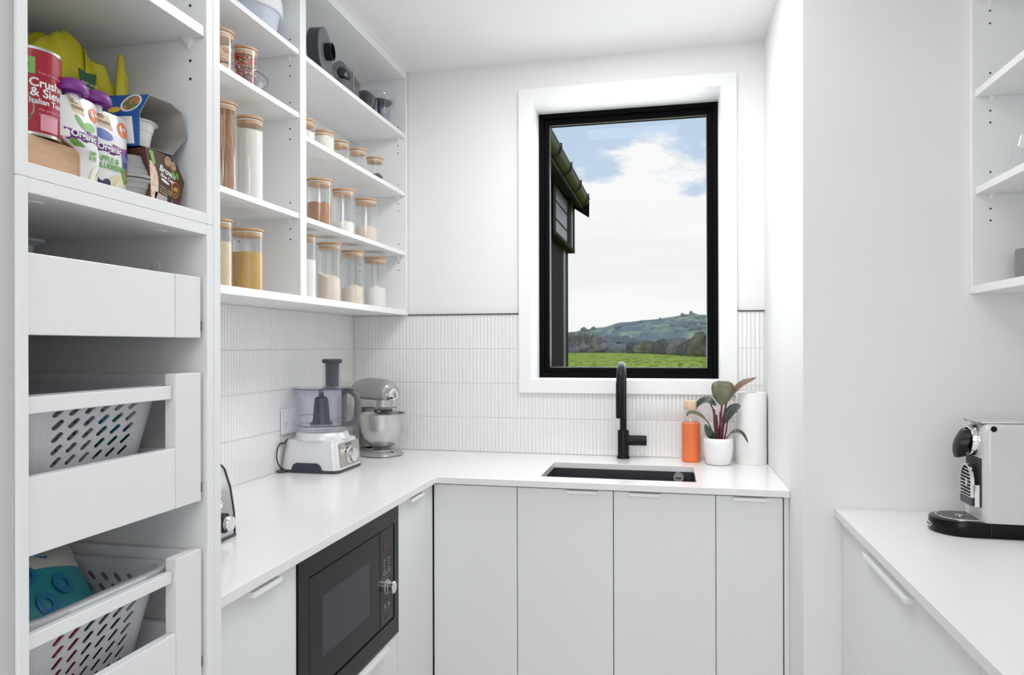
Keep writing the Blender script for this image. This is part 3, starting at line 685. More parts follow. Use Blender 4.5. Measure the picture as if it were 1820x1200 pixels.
# blade/whisk attachments
at = thing('whisk_attachment', 'pair of smoky grey processor attachments with copper-tipped rods, top shelf', 'appliance part', (-1.2, 2.46, 2.2756))
b = MB()
b.loft([[(x, y, z_) for x, y in rrect(-1.19, 2.465, 0.075*s_, 0.15*s_, 0.03*s_)] for z_, s_ in ((2.276, 1), (2.312, 1.0), (2.332, 0.9), (2.336, 0.5))])
build('lower_housing', b, m_charc2, at)
b = MB()
pr = []
for k in range(8):
    q = k/7; pr.append([(x, y, z_) for (x, y), z_ in zip(rrect(-1.195, 2.415+0.10*q, 0.05-0.012*q, 0.05, 0.012), [2.345-0.022*q+0.022*math.sin(j/24*2*PI) for j in range(24)])])
b.loft([[(x, 2.405+0.145*q, 2.375-0.030*q+r_*math.sin(a)) for a in [2*PI*j/20 for j in range(20)] for x in (-1.19+r_*math.cos(a),)] for q, r_ in ((0, 0.018), (0.08, 0.032), (0.5, 0.038), (0.9, 0.034), (1.0, 0.018))])
build('upper_housing', b, m_acr2, at)
build('inner_gear', MB().lathe([(0.0, 0.0), (0.017, 0.0), (0.021, 0.02), (0.012, 0.055), (0, 0.06)], (-1.19, 2.44, 2.372), 20, 'y'), m_charc, at)
build('rod', MB().tube([(-1.150, 2.462, 2.300), (-1.150, 2.462, 2.395)], 0.0022, 8), mat('copper', (0.75, 0.42, 0.28), 0.2, metal=1), at, label='copper rod')
ds = thing('slicing_disc', 'ribbed grey slicing discs leaning on each other near the clear bowl, top shelf', 'appliance part', (-1.2, 2.6, 2.2756))
for k in range(2):
    ax = Matrix.Translation((-1.19, 2.625+k*0.032, 2.325)) @ Matrix.Rotation(math.radians(-12), 4, 'X')
    d_ = build('disc', MB().lathe([(0, -0.004), (0.043, -0.004), (0.0475, -0.002), (0.0475, 0.012), (0.04, 0.016), (0, 0.016)], (0, 0, 0), 36, 'y').xf(ax), m_charc2, ds)
    b = MB()
    for q in range(7):
        xx = -0.024+q*0.008; hh = math.sqrt(max(0.0001, 0.038**2-xx**2)); b.box((xx-0.0015, -0.0065, -hh), (xx+0.0015, -0.0035, hh))
    build('slot_ribs', b.xf(ax), m_charc, d_)
    b = MB()
ds2 = thing('flat_disc', 'flat grey disc lying at the shelf edge in front of the clear bowl', 'appliance part', (-1.17, 2.73, 2.2756))
build('disc', MB().lathe([(0.0, 0), (0.038, 0.0), (0.041, 0.003), (0.041, 0.014), (0.03, 0.018), (0, 0.018)], (-1.175, 2.705, 2.2757), 36), m_charc2, ds2)
build('hub', MB().lathe([(0.008, 0.018), (0.008, 0.028), (0, 0.028)], (-1.175, 2.705, 2.2757), 16), m_charc, ds2)
mbw = thing('mini_bowl', 'small clear processor bowl with dark blade disc, right end of the top shelf', 'bowl', (-1.2, 2.815, 2.2756))
cxy = (-1.2, 2.822)
build('bowl_body', MB().shell([(0.03, 0.001), (0.036, 0.003), (0.045, 0.08), (0.060, 0.106), (0.062, 0.140), (0.064, 0.140), (0.0622, 0.105), (0.047, 0.078), (0.038, 0.001), (0.03, 0.0)], (*cxy, 2.2758), 44), m_acr, mbw)
build('blade_disc', MB().lathe([(0, 0.098), (0.046, 0.102), (0.053, 0.108), (0.053, 0.112), (0.045, 0.112), (0.0, 0.107)], (*cxy, 2.2758), 40), m_charc, mbw)
build('spindle', MB().lathe([(0.007, 0.055), (0.009, 0.098), (0.0, 0.098)], (*cxy, 2.2758), 16), m_charc, mbw)
build('steel_pin', MB().lathe([(0.004, 0.065), (0.004, 0.102), (0, 0.102)], (cxy[0]+0.018, cxy[1]+0.005, 2.2758), 12), m_chrome, mbw)
# ------------------------------------------------------------------ food processor
fp = thing('food_processor', 'silver food processor with a clear bowl and charcoal handle on the left worktop', 'food processor', (-1.258, 2.42, 0.9))
def rr3(cx, cy, w_, h_, r, z_): return [(x, y, z_) for x, y in rrect(cx, cy, w_, h_, r, 6)]
Cx, Cy = -1.262, 2.425
# silver shell tapering upward, with the arched opening towards the room entrance
def shell_side(nz=7):
    b = MB(); rings = []
    for q in range(nz+1):
        t_ = q/nz; w_ = 0.228-0.022*t_-0.006*t_**3; h_ = 0.212-0.022*t_-0.006*t_**3; rings.append(rr3(Cx, Cy, w_, h_, 0.028, 0.911+0.101*t_))
    rings.append(rr3(Cx, Cy, 0.185, 0.17, 0.026, 1.0165)); b.loft(rings); return b
body = build('motor_base', shell_side(), m_silver, fp)
b = MB(); b.loft([rr3(Cx, Cy, 0.229, 0.213, 0.028, 0.9003), rr3(Cx, Cy, 0.231, 0.215, 0.028, 0.905), rr3(Cx, Cy, 0.229, 0.213, 0.028, 0.9112)]); build('foot_band', b, m_charc, fp)
arch = [(-1.325, 0.9005), (-1.325, 0.918), (-1.319, 0.930), (-1.308, 0.936), (-1.228, 0.936), (-1.217, 0.930), (-1.209, 0.918), (-1.205, 0.9005)]
build('arch_recess', MB().prism(arch, Cy-0.109, Cy-0.095, 'y'), m_charc, fp)
ins = [(-1.319, 0.9008), (-1.319, 0.916), (-1.314, 0.926), (-1.306, 0.9305), (-1.230, 0.9305), (-1.221, 0.926), (-1.215, 0.916), (-1.211, 0.9008)]
build('arch_inner', MB().prism(ins, Cy-0.1096, Cy-0.1085, 'y'), mat('dark_blue_grey', (0.035, 0.04, 0.065), 0.6), fp)
pn = MB(); pn.add([(Cx+0.1125, Cy-0.082, 0.918), (Cx+0.1125, Cy+0.088, 0.918), (Cx+0.1045, Cy+0.080, 1.004), (Cx+0.1045, Cy-0.074, 1.004),
                   (Cx+0.1145, Cy-0.082, 0.918), (Cx+0.1145, Cy+0.088, 0.918), (Cx+0.1065, Cy+0.080, 1.004), (Cx+0.1065, Cy-0.074, 1.004)],
                  [(4,5,6,7),(0,1,5,4),(1,2,6,5),(2,3,7,6),(3,0,4,7),(0,3,2,1)])
pa = build('control_panel', pn, mat('bronze_grey_panel', (0.46, 0.42, 0.39), 0.3, metal=0.6), fp, smooth=False)
build('speed_knob', MB().lathe([(0.031, 0), (0.031, 0.005), (0.026, 0.007), (0.0255, 0.021), (0.023, 0.024), (0, 0.0245)], (Cx+0.112, Cy-0.004, 0.957), 36, 'x'), m_chrome, pa, label='chrome speed dial')
b = MB()
for k in range(9):
    a = math.radians(40+k*35); b.box((Cx+0.1125-0.0, Cy-0.004+0.039*math.cos(a)-0.001, 0.957+0.037*math.sin(a)-0.001), (Cx+0.1150, Cy-0.004+0.039*math.cos(a)+0.001, 0.957+0.037*math.sin(a)+0.001))
build('dial_marks', b, m_white, pa, smooth=False)
text('lettering', 'KENWOOD', 0.0095, m_charc, pa, (Cx+0.1080, Cy-0.028, 0.992), (0, 1, 0), (-0.09, 0, 1))
build('collar', MB().lathe([(0.099, 1.014), (0.0985, 1.020), (0.093, 1.036), (0.089, 1.040), (0.0, 1.040)], (-1.257, 2.42, 0), 48), m_silver, fp)
bw = (-1.257, 2.42, 0)
build('bowl', MB().shell([(0.03, 1.043), (0.084, 1.043), (0.088, 1.046), (0.0895, 1.064), (0.0945, 1.14), (0.0985, 1.166), (0.1045, 1.168), (0.1055, 1.196), (0.103, 1.196), (0.102, 1.171), (0.0960, 1.168), (0.0925, 1.14), (0.0875, 1.066), (0.03, 1.064)], bw, 56), m_acr, fp)
lid = build('lid', MB().shell([(0.0, 1.2035), (0.085, 1.203), (0.106, 1.2005), (0.108, 1.197), (0.108, 1.176), (0.1065, 1.176), (0.1065, 1.1965), (0.085, 1.2005), (0.0, 1.201)], bw, 56), m_acr, fp)
build('lid_rim', MB().lathe([(0.1075, 1.196), (0.1095, 1.1965), (0.1095, 1.200), (0.1065, 1.2015)], bw, 56, close=True), m_acr2, lid)
build('bowl_ring', MB().lathe([(0.0888, 1.061), (0.0915, 1.062), (0.0915, 1.0645), (0.0888, 1.066)], bw, 56, close=True), m_acr2, fp)
tb = (-1.213, 2.41, 0)
build('feed_tube', MB().shell([(0.033, 1.2025), (0.0325, 1.296), (0.0305, 1.296), (0.0305, 1.2025)], tb, 36, squash=(1, 1)), m_acr, fp)
build('pusher', MB().lathe([(0.0, 1.206), (0.0235, 1.206), (0.0245, 1.289), (0.0355, 1.293), (0.0370, 1.296), (0.0365, 1.3025), (0.033, 1.3065), (0.0, 1.3065)], tb, 36), m_charc, fp)
sd = build('spindle', MB().lathe([(0.042, 1.066), (0.037, 1.072), (0.031, 1.08), (0.0255, 1.15), (0.021, 1.165), (0.010, 1.168), (0.009, 1.199), (0, 1.199)], (-1.262, 2.42, 0), 28), m_charc, fp)
b = MB()
for sgn, zz_ in ((1, 1.078), (-1, 1.098)):
    vs = []; n_ = 9
    for i in range(n_):
        q = i/(n_-1); a = (0.2 if sgn > 0 else PI-0.25)+q*0.75; r1 = 0.028+q*0.05; cx_, cy_ = -1.262+r1*math.cos(a), 2.42+r1*math.sin(a); wd = 0.022*(1-q*0.8)
        vs += [(cx_-wd*0.5*math.sin(a), cy_+wd*0.5*math.cos(a), zz_), (cx_+wd*0.5*math.sin(a), cy_-wd*0.5*math.cos(a), zz_+0.003)]
    b.add(vs, [(2*i, 2*i+1, 2*i+3, 2*i+2) for i in range(n_-1)])
build('blade', b, m_steel, sd, solid=0.0012)
hpts = [(-1.163, 2.40, 1.187), (-1.145, 2.40, 1.191), (-1.125, 2.40, 1.186), (-1.112, 2.40, 1.172), (-1.108, 2.40, 1.15), (-1.108, 2.40, 1.105), (-1.113, 2.40, 1.086), (-1.128, 2.40, 1.074), (-1.147, 2.40, 1.069), (-1.165, 2.40, 1.068)]
build('handle', MB().tube(hpts, [0.009, 0.0098, 0.0105, 0.011, 0.011, 0.011, 0.0105, 0.0098, 0.009, 0.008], 16), m_charc2, fp, label='charcoal loop handle')
b = MB(); b.loft([rr3(-1.160, 2.40, 0.013, 0.026, 0.005, z_) for z_ in (1.066, 1.19)]); build('handle_mount', b, m_charc2, fp)
b = MB(); b.box((-1.165, 2.385, 1.192), (-1.12, 2.415, 1.199)); b.box((-1.215, 2.34, 1.2035), (-1.17, 2.352, 1.2075)); build('lid_latch', b, m_acr2, fp, smooth=False)
pts = [(-1.372, 2.37, 1.012), (-1.374, 2.35, 1.0), (-1.373, 2.325, 1.003), (-1.371, 2.3, 0.985), (-1.369, 2.292, 0.955), (-1.366, 2.300, 0.93), (-1.362, 2.318, 0.914), (-1.352, 2.332, 0.909)]
def smoothpts(p, n=5):
    out = []
    P_ = [Vector(q) for q in p]
    for i in range(len(P_)-1):
        a, b_, c, d = P_[max(i-1, 0)], P_[i], P_[i+1], P_[min(i+2, len(P_)-1)]
        for k in range(n):
            t_ = k/n; out.append(0.5*((2*b_)+(c-a)*t_+(2*a-5*b_+4*c-d)*t_*t_+(-a+3*b_-3*c+d)*t_**3))
    out.append(P_[-1]); return out
build('power_cord', MB().tube(smoothpts(pts), 0.0024, 8), m_cable, fp)
pts2 = [(-1.14, 2.45, 1.05), (-1.132, 2.46, 1.058), (-1.122, 2.47, 1.048), (-1.118, 2.48, 1.02), (-1.12, 2.50, 0.985)]
bx('cord_foot', (-1.385+0.01, 2.30, 0.9003), (-1.345, 2.345, 0.909), m_charc, fp, bevel=0.002)
so = thing('wall_socket', 'white double power point on the tiled left wall behind the food processor', 'socket', (-1.377, 2.385, 1.078))
bx('cover_plate', (-1.3775, 2.332, 1.032), (-1.3715, 2.447, 1.124), m_white, so, bevel=0.002)
for k in (0, 1):
    bx('rocker_switch', (-1.3716, 2.352+k*0.055, 1.098), (-1.369, 2.362+k*0.055, 1.112), m_pin, so)
    b = MB()
    for dy, dz in ((-0.007, 0.003), (0.007, 0.003), (0, -0.010)): b.box((-1.3718, 2.360+k*0.055+dy-0.001, 1.068+dz-0.004), (-1.3713, 2.360+k*0.055+dy+0.001, 1.068+dz+0.004))
    build('socket_slots', b, m_dark, so, smooth=False)
# ------------------------------------------------------------------ stand mixer (built facing local +x)
sm = thing('stand_mixer', 'grey stand mixer with a brushed steel bowl in the worktop corner', 'mixer', (-1.205, 2.795, 0.9), math.radians(-32))
def LB(name, mb, m, par, **k): return build(name, mb, m, par, world=False, **k)
rg = []
for z_, e in ((0.0003, 0.0), (0.006, 0.004), (0.014, 0.0), (0.022, -0.014), (0.0245, -0.03)):
    rg.append([(x, y, z_) for x, y in rrect(0.0, 0, 0.235+e*2, 0.165+e*2, 0.075, 9)])
LB('base', MB().loft(rg), m_mixer, sm)
LB('base_pad', MB().loft([[(x, y, z_) for x, y in rrect(0.0, 0, 0.236, 0.166, 0.074, 9)] for z_ in (0.0001, 0.0035)]), m_charc, sm)
rg = []
for z_, xc, w_, h_ in ((0.016, -0.093, 0.05, 0.095), (0.04, -0.100, 0.036, 0.082), (0.09, -0.108, 0.034, 0.072), (0.14, -0.108, 0.046, 0.074), (0.18, -0.10, 0.06, 0.082), (0.20, -0.09, 0.07, 0.086)):
    rg.append([(x, y, z_) for x, y in rrect(xc, 0, w_, h_, min(w_, h_)*0.45, 5)])
LB('column', MB().loft(rg), m_mixer, sm)
def headring(x, ry, rz, zc_, n=28, flat=None):
    out = []
    for i in range(n):
        a = 2*PI*i/n; zz_ = rz*math.sin(a)
        if flat is not None and zz_ < flat: zz_ = flat
        out.append((x, ry*math.cos(a), zc_+zz_))
    return out
hd = [(-0.150, 0.012, 0.012), (-0.146, 0.03, 0.03), (-0.13, 0.043, 0.042), (-0.10, 0.051, 0.052), (-0.05, 0.056, 0.058), (0.01, 0.058, 0.058), (0.05, 0.057, 0.055), (0.08, 0.053, 0.049), (0.098, 0.045, 0.040), (0.108, 0.03, 0.026), (0.111, 0.010, 0.010)]
h_ = LB('motor_head', MB().loft([headring(x, a, b_, 0.262, flat=-0.03) for x, a, b_ in hd]), m_mixer, sm)
b = MB()
b.loft([headring(x, a+0.0012, 0.02, 0.226, flat=-0.012) for x, a, b_ in hd if -0.11 < x < 0.10])
rgb = []
for z_, s_ in ((0.200, 0.93), (0.204, 0.98), (0.234, 1.0)):
    rgb.append([(x, y, z_) for x, y in rrect(0.005, 0, 0.215*s_, 0.116*s_, 0.056*s_, 8)])
LB('steel_band', MB().loft(rgb), m_steel, sm, label='polished steel trim band')
LB('planetary', MB().lathe([(0.0, 0.176), (0.022, 0.176), (0.034, 0.180), (0.040, 0.188), (0.041, 0.201), (0, 0.201)], (0.045, 0, 0), 32), m_steel, sm)
hub = LB('hub_ring', MB().lathe([(0.0, 0.124), (0.014, 0.124), (0.0235, 0.122), (0.025, 0.116), (0.025, 0.098), (0, 0.098)][::-1], (0, 0, 0.256), 32, 'x'), m_chrome, sm)
LB('hub_knob', MB().tube([(0.122, -0.012, 0.256), (0.126, -0.026, 0.257), (0.127, -0.04, 0.258)], [0.003, 0.003, 0.006], 10), m_chrome, hub)
LB('lock_lever', MB().tube([(-0.045, -0.056, 0.221), (-0.045, -0.064, 0.221)], [0.0025, 0.005], 10), m_charc, sm)
bo = LB('mixing_bowl', MB().shell([(0.022, 0.031), (0.04, 0.034), (0.062, 0.052), (0.080, 0.082), (0.0905, 0.12), (0.0935, 0.165), (0.0945, 0.172), (0.097, 0.1735), (0.097, 0.1755), (0.0935, 0.175), (0.0920, 0.165), (0.089, 0.12), (0.078, 0.083), (0.06, 0.054), (0.038, 0.0365), (0.0, 0.035)], (0.04, 0, 0), 56), m_steel, sm, label='brushed steel bowl')
LB('bowl_foot', MB().lathe([(0.046, 0.022), (0.046, 0.027), (0.032, 0.030), (0.028, 0.036), (0, 0.036)], (0.04, 0, 0), 36), m_steel, bo)
LB('beater_shaft', MB().lathe([(0.008, 0.10), (0.008, 0.178)], (0.055, 0.0, 0), 14), m_steel, sm)
LB('bowl_plate', MB().lathe([(0.058, 0.022), (0.056, 0.0262), (0.0, 0.0265)], (0.04, 0, 0), 36), m_mixer, sm)
# ------------------------------------------------------------------ toaster, mostly behind the end panel
m_toast = mat('dark_brushed_steel', (0.45, 0.45, 0.45), 0.35, metal=0.8)
to = thing('toaster', 'brushed steel toaster with a black-ringed chrome knob beside the tall end panel', 'toaster', (-1.12, 1.35, 0.9))
prof = [(-0.075, 0.006), (0.106, 0.006), (0.104, 0.055), (0.094, 0.115), (0.078, 0.160), (0.055, 0.183), (0.03, 0.192), (-0.04, 0.192), (-0.07, 0.175), (-0.082, 0.11)]
ys_ = [1.225, 1.235, 1.505, 1.517]; sc_ = [0.965, 1, 1, 0.955]
build('casing', MB().loft([[(-1.12+a*s_, y_, 0.9+0.095+(b_-0.095)*s_) for a, b_ in prof] for y_, s_ in zip(ys_, sc_)]), m_toast, to, bevel=0.002)
bx('base_plinth', (-1.195, 1.23, 0.9003), (-1.012, 1.517, 0.9075), m_charc, to, bevel=0.002)
build('end_trim', MB().loft([[(-1.12+a*s_, y_, 0.9+0.095+(b_-0.095)*s_) for a, b_ in prof] for y_, s_ in ((1.5165, 0.985), (1.5205, 0.975))]), m_charc, to)
def onface(z_):   # x of the front face at height z_
    for (a, h1), (a2, h2) in zip(prof[1:], prof[2:]):
        if h1 <= z_ <= h2: return -1.12+a+(a2-a)*(z_-h1)/(h2-h1)
    return -1.02
zk = 0.043
kb = build('knob_collar', MB().lathe([(0.023, -0.002), (0.023, 0.010), (0.021, 0.012), (0, 0.012)], (onface(zk), 1.463, 0.9+zk), 30, 'x'), m_black, to, label='black knob collar')
build('knob', MB().lathe([(0.017, 0.011), (0.0175, 0.024), (0.0155, 0.027), (0, 0.027)], (onface(zk), 1.463, 0.9+zk), 30, 'x'), m_chrome, kb)
for k, z_ in enumerate((0.085, 0.109, 0.133)):
    bt = build('button', MB().lathe([(0.0105, -0.002), (0.0105, 0.003), (0.009, 0.004), (0, 0.004)], (onface(z_)-0.0005, 1.463, 0.9+z_), 22, 'x'), m_chrome, to)
    build('button_ring', MB().lathe([(0.0125, -0.002), (0.0125, 0.0018), (0.011, 0.0022), (0, 0.0022)], (onface(z_)-0.0005, 1.463, 0.9+z_), 22, 'x'), m_charc, bt)
b = MB(); b.box((-1.135, 1.26, 1.0915), (-1.105, 1.485, 1.0925)); build('toast_slot', b, m_dark, to, smooth=False)
# ------------------------------------------------------------------ beside the sink
bt = thing('water_bottle', 'glass water bottle with an orange sleeve and wooden cap beside the plant', 'bottle', (0.0785, 2.868, 0.9))
LB('glass_body', MB().shell([(0.0, 0.003), (0.0325, 0.003), (0.0335, 0.15), (0.0335, 0.165), (0.030, 0.183), (0.0235, 0.194), (0.0235, 0.212), (0.0222, 0.212), (0.0222, 0.194), (0.0285, 0.182), (0.032, 0.165), (0.032, 0.004)], n=36), m_glass, bt)
LB('sleeve', MB().lathe([(0.031, 0.0003), (0.0345, 0.003), (0.0352, 0.006), (0.0352, 0.1505), (0.034, 0.152), (0.0328, 0.152)], n=40), m_orange, bt, label='orange silicone sleeve')
LB('cap', MB().lathe([(0.0, 0.205), (0.0262, 0.205), (0.0265, 0.2065), (0.0265, 0.2345), (0.0258, 0.2355), (0, 0.2355)], n=36), mat('pale_wood', (0.78, 0.58, 0.40), 0.5, noise_col=((0.68, 0.45, 0.28), 60, (1, 1, 5), 2)), bt, label='pale wooden cap')
LB('cap_seal', MB().lathe([(0.0, 0.199), (0.0225, 0.199), (0.0225, 0.205)], n=28), m_seal, bt)
pr_ = thing('paper_towel_roll', 'upright white paper towel roll in the corner against the wall', 'paper roll', (0.3035, 2.868, 0.9))
LB('paper', MB().lathe([(0.021, 0.0004), (0.0555, 0.0004), (0.0565, 0.004), (0.0565, 0.270), (0.0555, 0.273), (0.021, 0.273)], n=48, close=True), m_paper, pr_)
LB('core', MB().lathe([(0.019, 0.0006), (0.0209, 0.0006), (0.0209, 0.2725), (0.019, 0.2725)], n=28, close=True), mat('card_tube', (0.52, 0.43, 0.34), 0.8), pr_)
pl = thing('potted_plant', 'dark-leaved potted plant in a ribbed white pot right of the orange bottle', 'plant', (0.177, 2.815, 0.9))
prof = [(0.030, 0.0004), (0.038, 0.001), (0.044, 0.006), (0.0505, 0.03), (0.0548, 0.06), (0.0553, 0.08), (0.0538, 0.101), (0.0520, 0.102), (0.0500, 0.100), (0.0500, 0.088)]
b = MB(); n_ = 112; vs = []
for j, (r, h) in enumerate(prof):
    for i in range(n_):
        a = 2*PI*i/n_; k_ = 0.0006*(1 if (i % 4) in (0, 1) else 0) if 1 < j < 6 else 0
        vs.append(((r-k_)*math.cos(a), (r-k_)*math.sin(a), h))
b.add(vs, [(j*n_+i, j*n_+(i+1) % n_, (j+1)*n_+(i+1) % n_, (j+1)*n_+i) for j in range(len(prof)-1) for i in range(n_)]+[tuple(range(n_))[::-1]])
LB('pot', b, m_pot, pl, label='ribbed white ceramic pot', ang=60)
LB('soil', MB().lathe([(0.0505, 0.088), (0.03, 0.091), (0, 0.092)], n=30), m_soil, pl)
def leafmat(nm, c1, c2): return mat(nm, c1, 0.32, noise_col=(c2, 26, (1, 1, 1), 2), coat=0.15)
lm1 = leafmat('leaf_olive', (0.105, 0.115, 0.065), (0.15, 0.125, 0.08)); lm2 = leafmat('leaf_dark_green', (0.035, 0.075, 0.055), (0.055, 0.07, 0.05)); lm3 = leafmat('leaf_bronze', (0.23, 0.12, 0.08), (0.17, 0.11, 0.06))
m_stem = mat('burgundy_stem', (0.11, 0.018, 0.028), 0.35); m_vein = mat('leaf_midrib', (0.18, 0.15, 0.10), 0.4)
def leaf(spine, width, nrm, m, fold=0.25, prof_=None, waist=0.45):
    sp = smoothpts(spine, 4); n_ = len(sp); b = MB(); vs = []; nrm = Vector(nrm).normalized(); mid = []
    for i, p in enumerate(sp):
        q = i/(n_-1); t_ = (sp[min(i+1, n_-1)]-sp[max(i-1, 0)]).normalized(); side = t_.cross(nrm)
        side = side.normalized() if side.length > 1e-4 else Vector((1, 0, 0)); up_ = side.cross(t_).normalized()
        wd = width*(prof_(q) if prof_ else (math.sin(PI*min(1, q**(0.75+waist*0.3)))**0.8 if 0 < q < 1 else 0.0)); wd = max(wd, 0.0006)
        for s_ in (-1, -0.5, 0, 0.5, 1): vs.append(p+side*wd*0.5*s_+up_*fold*wd*0.5*abs(s_)+up_*0.002*math.sin(q*9+s_*3)*abs(s_))
        mid.append(p-up_*0.0006)
    b.add(vs, [(i*5+k, i*5+k+1, i*5+k+6, i*5+k+5) for i in range(n_-1) for k in range(4)])
    l = LB('leaf', b, m, pl, solid=0.0007, ang=80)
    LB('midrib', MB().tube(mid[:-1], [0.0014*(1-i/n_)+0.0004 for i in range(n_-1)], 6), m_vein, l)
    return l
def stem(p, r=0.0032, m=m_stem):
    sp = smoothpts(p, 4); LB('stem', MB().tube(sp, [r*(1.25-0.5*i/len(sp)) for i in range(len(sp))], 10), m, pl)
zz0 = 0.088
stem([(0.004, 0, zz0), (0.008, -0.004, 0.15), (0.014, -0.004, 0.225)], 0.0042)
leaf([(0.014, -0.004, 0.225), (0.0155, -0.007, 0.25), (0.0165, -0.006, 0.28), (0.0175, 0.0, 0.303), (0.018, 0.012, 0.316)], 0.083, (0, -1, 0.1), lm1, 0.12,
     lambda q: math.sin(PI*min(1.0, 0.02+q*0.80))**0.85 if q < 0.85 else (math.sin(PI*0.70)**0.85)*(1-(q-0.85)/0.15*0.45))
stem([(0.010, 0.004, zz0), (0.018, 0.006, 0.15), (0.028, 0.008, 0.215), (0.036, 0.008, 0.245)], 0.0034)
leaf([(0.034, 0.008, 0.238), (0.055, 0.006, 0.268), (0.09, 0.004, 0.300), (0.118, 0.002, 0.318), (0.1385, 0, 0.332)], 0.034, (-0.5, -0.6, 0.75), lm3, 0.55)
stem([(-0.004, -0.002, zz0), (-0.012, -0.005, 0.15), (-0.016, -0.006, 0.20), (-0.028, -0.006, 0.232)], 0.0034)
leaf([(-0.006, 0.010, 0.222), (-0.024, 0.016, 0.238), (-0.046, 0.024, 0.240), (-0.070, 0.034, 0.228), (-0.088, 0.04, 0.206)], 0.030, (0.15, -0.75, 0.6), lm2, 0.3)
stem([(-0.012, -0.006, zz0), (-0.022, -0.012, 0.125), (-0.036, -0.018, 0.158), (-0.047, -0.02, 0.172)], 0.0024)
leaf([(-0.045, -0.02, 0.170), (-0.062, -0.022, 0.187), (-0.086, -0.024, 0.196), (-0.108, -0.026, 0.197), (-0.1165, -0.026, 0.183)], 0.017, (0.2, -0.8, 0.55), lm1, 0.3)
leaf([(-0.012, -0.012, 0.096), (-0.024, -0.02, 0.112), (-0.038, -0.024, 0.132), (-0.048, -0.026, 0.156)], 0.030, (-0.2, -0.95, 0.15), lm2, 0.2)
stem([(0.014, 0.0, zz0), (0.022, 0.004, 0.15), (0.026, 0.006, 0.175)], 0.0030)
leaf([(0.018, 0.006, 0.150), (0.032, 0.004, 0.178), (0.052, 0.002, 0.205), (0.070, 0.0, 0.221), (0.082, -0.002, 0.224)], 0.038, (-0.35, -0.8, 0.4), lm2, 0.35)
leaf([(0.038, 0.0, 0.183), (0.050, -0.004, 0.196), (0.062, -0.006, 0.205), (0.071, -0.006, 0.203)], 0.018, (-0.2, -0.8, 0.5), lm2, 0.2)
stem([(0.020, -0.004, zz0), (0.030, -0.008, 0.13), (0.036, -0.01, 0.178)], 0.0026, m_stem)
stem([(0.022, -0.008, zz0), (0.032, -0.016, 0.105), (0.044, -0.022, 0.122)], 0.0018)
leaf([(0.042, -0.022, 0.120), (0.058, -0.024, 0.130), (0.078, -0.026, 0.127), (0.095, -0.028, 0.112), (0.107, -0.028, 0.088)], 0.016, (0.1, -0.7, 0.7), lm2, 0.35)
for dx, tz, tx in ((-0.006, 0.21, -0.014), (-0.001, 0.19, -0.006), (0.007, 0.20, 0.007)):
    stem([(dx, -0.006, zz0), (dx*1.2, -0.010, 0.13), (tx, -0.010, tz)], 0.0036)
# ------------------------------------------------------------------ coffee machine (front faces -x)
cm = thing('coffee_machine', 'white capsule coffee machine with a black base on the right worktop', 'coffee machine', (0.85, 1.92, 0.9))
m_cmb = mat('pearl_grey_shell', (0.60, 0.60, 0.585), 0.22, coat=0.4)
m_gloss = mat('gloss_black', (0.005, 0.005, 0.006), 0.18, spec=0.2)
yc = 1.920; hw = 0.066
def dshape(xt, xb, hw_, n=14):
    out = [(xb, yc-hw_), (xb, yc+hw_)]
    for i in range(n+1):
        a = PI/2+PI*i/n; out.append((xt+hw_*1.02+hw_*1.02*math.cos(a), yc+hw_*math.sin(a)))
    return out
b = MB(); b.loft([[(x, y, z_) for x, y in dshape(0.618+e, 1.02, hw-e)] for z_, e in ((0.9003, 0.003), (0.903, 0.0), (0.930, 0.0), (0.9345, 0.002), (0.9355, 0.006))])
bs = build('base', b, m_gloss, cm, ang=50, label='gloss black base with rounded front')
bx('base_seam', (0.7275, yc-hw-0.0004, 0.902), (0.7282, yc-hw+0.002, 0.933), m_charc, bs, bevel=0)
# drip grid
b = MB(); b.loft([[(x, y, z_) for x, y in dshape(0.632, 0.735, 0.051)] for z_ in (0.9352, 0.9362)]); tg = build('drip_well', b, m_dark, cm)
b = MB()
for k in range(15):
    x = 0.640+k*0.0066; q = (0.632+0.052-x)/0.052; hh = 0.050*math.sqrt(max(0, 1-max(0, q)**2))
    if hh > 0.006: b.box((x, yc-hh, 0.9362), (x+0.0018, yc+hh, 0.9382))
o1 = [(x, y) for x, y in dshape(0.632, 0.735, 0.051)]; o2 = [(x, y) for x, y in dshape(0.635, 0.735, 0.048)]
b.loft([[(x, y, 0.9362) for x, y in o1], [(x, y, 0.9385) for x, y in o1], [(x, y, 0.9385) for x, y in o2], [(x, y, 0.9362) for x, y in o2]], cap=False)
b.lathe([(0.010, 0.9362), (0.010, 0.9392), (0, 0.9392)], (0.684, yc, 0), 18)
build('drip_grid', b, m_chrome, tg, label='chrome slotted drip grid')
lg = build('badge', MB().loft([[(x, y, z_) for y, z_ in [(yc-0.016*math.cos(a)+0.0, 0.9165+0.0055*math.sin(a)) for a in [2*PI*i/20 for i in range(20)]]] for x in (0.6195, 0.6172)]), m_chrome, bs)
text('badge_lettering', 'DeLonghi', 0.0062, m_gloss, lg, (0.6168, yc+0.0135, 0.9145), (0, -1, 0), (0, 0, 1))
# body shell
b = MB(); rg = []
for z_, e in ((0.9355, 0), (1.139, 0.0), (1.154, 0.002), (1.1625, 0.008), (1.165, 0.016)):
    rg.append([(x, y, z_) for x, y in rrect((0.7155+1.01)/2, yc, 1.01-0.7155-2*e, 0.128-2*e, 0.014, 5)])
b.loft(rg); build('body_shell', b, m_cmb, cm, ang=40, label='pearl white body shell')
build('power_button', MB().lathe([(0.0, -0.0006), (0.0062, -0.0006), (0.0068, 0.0002)], (0.734, yc-0.064, 1.1555), 22, 'y'), m_gloss, cm)
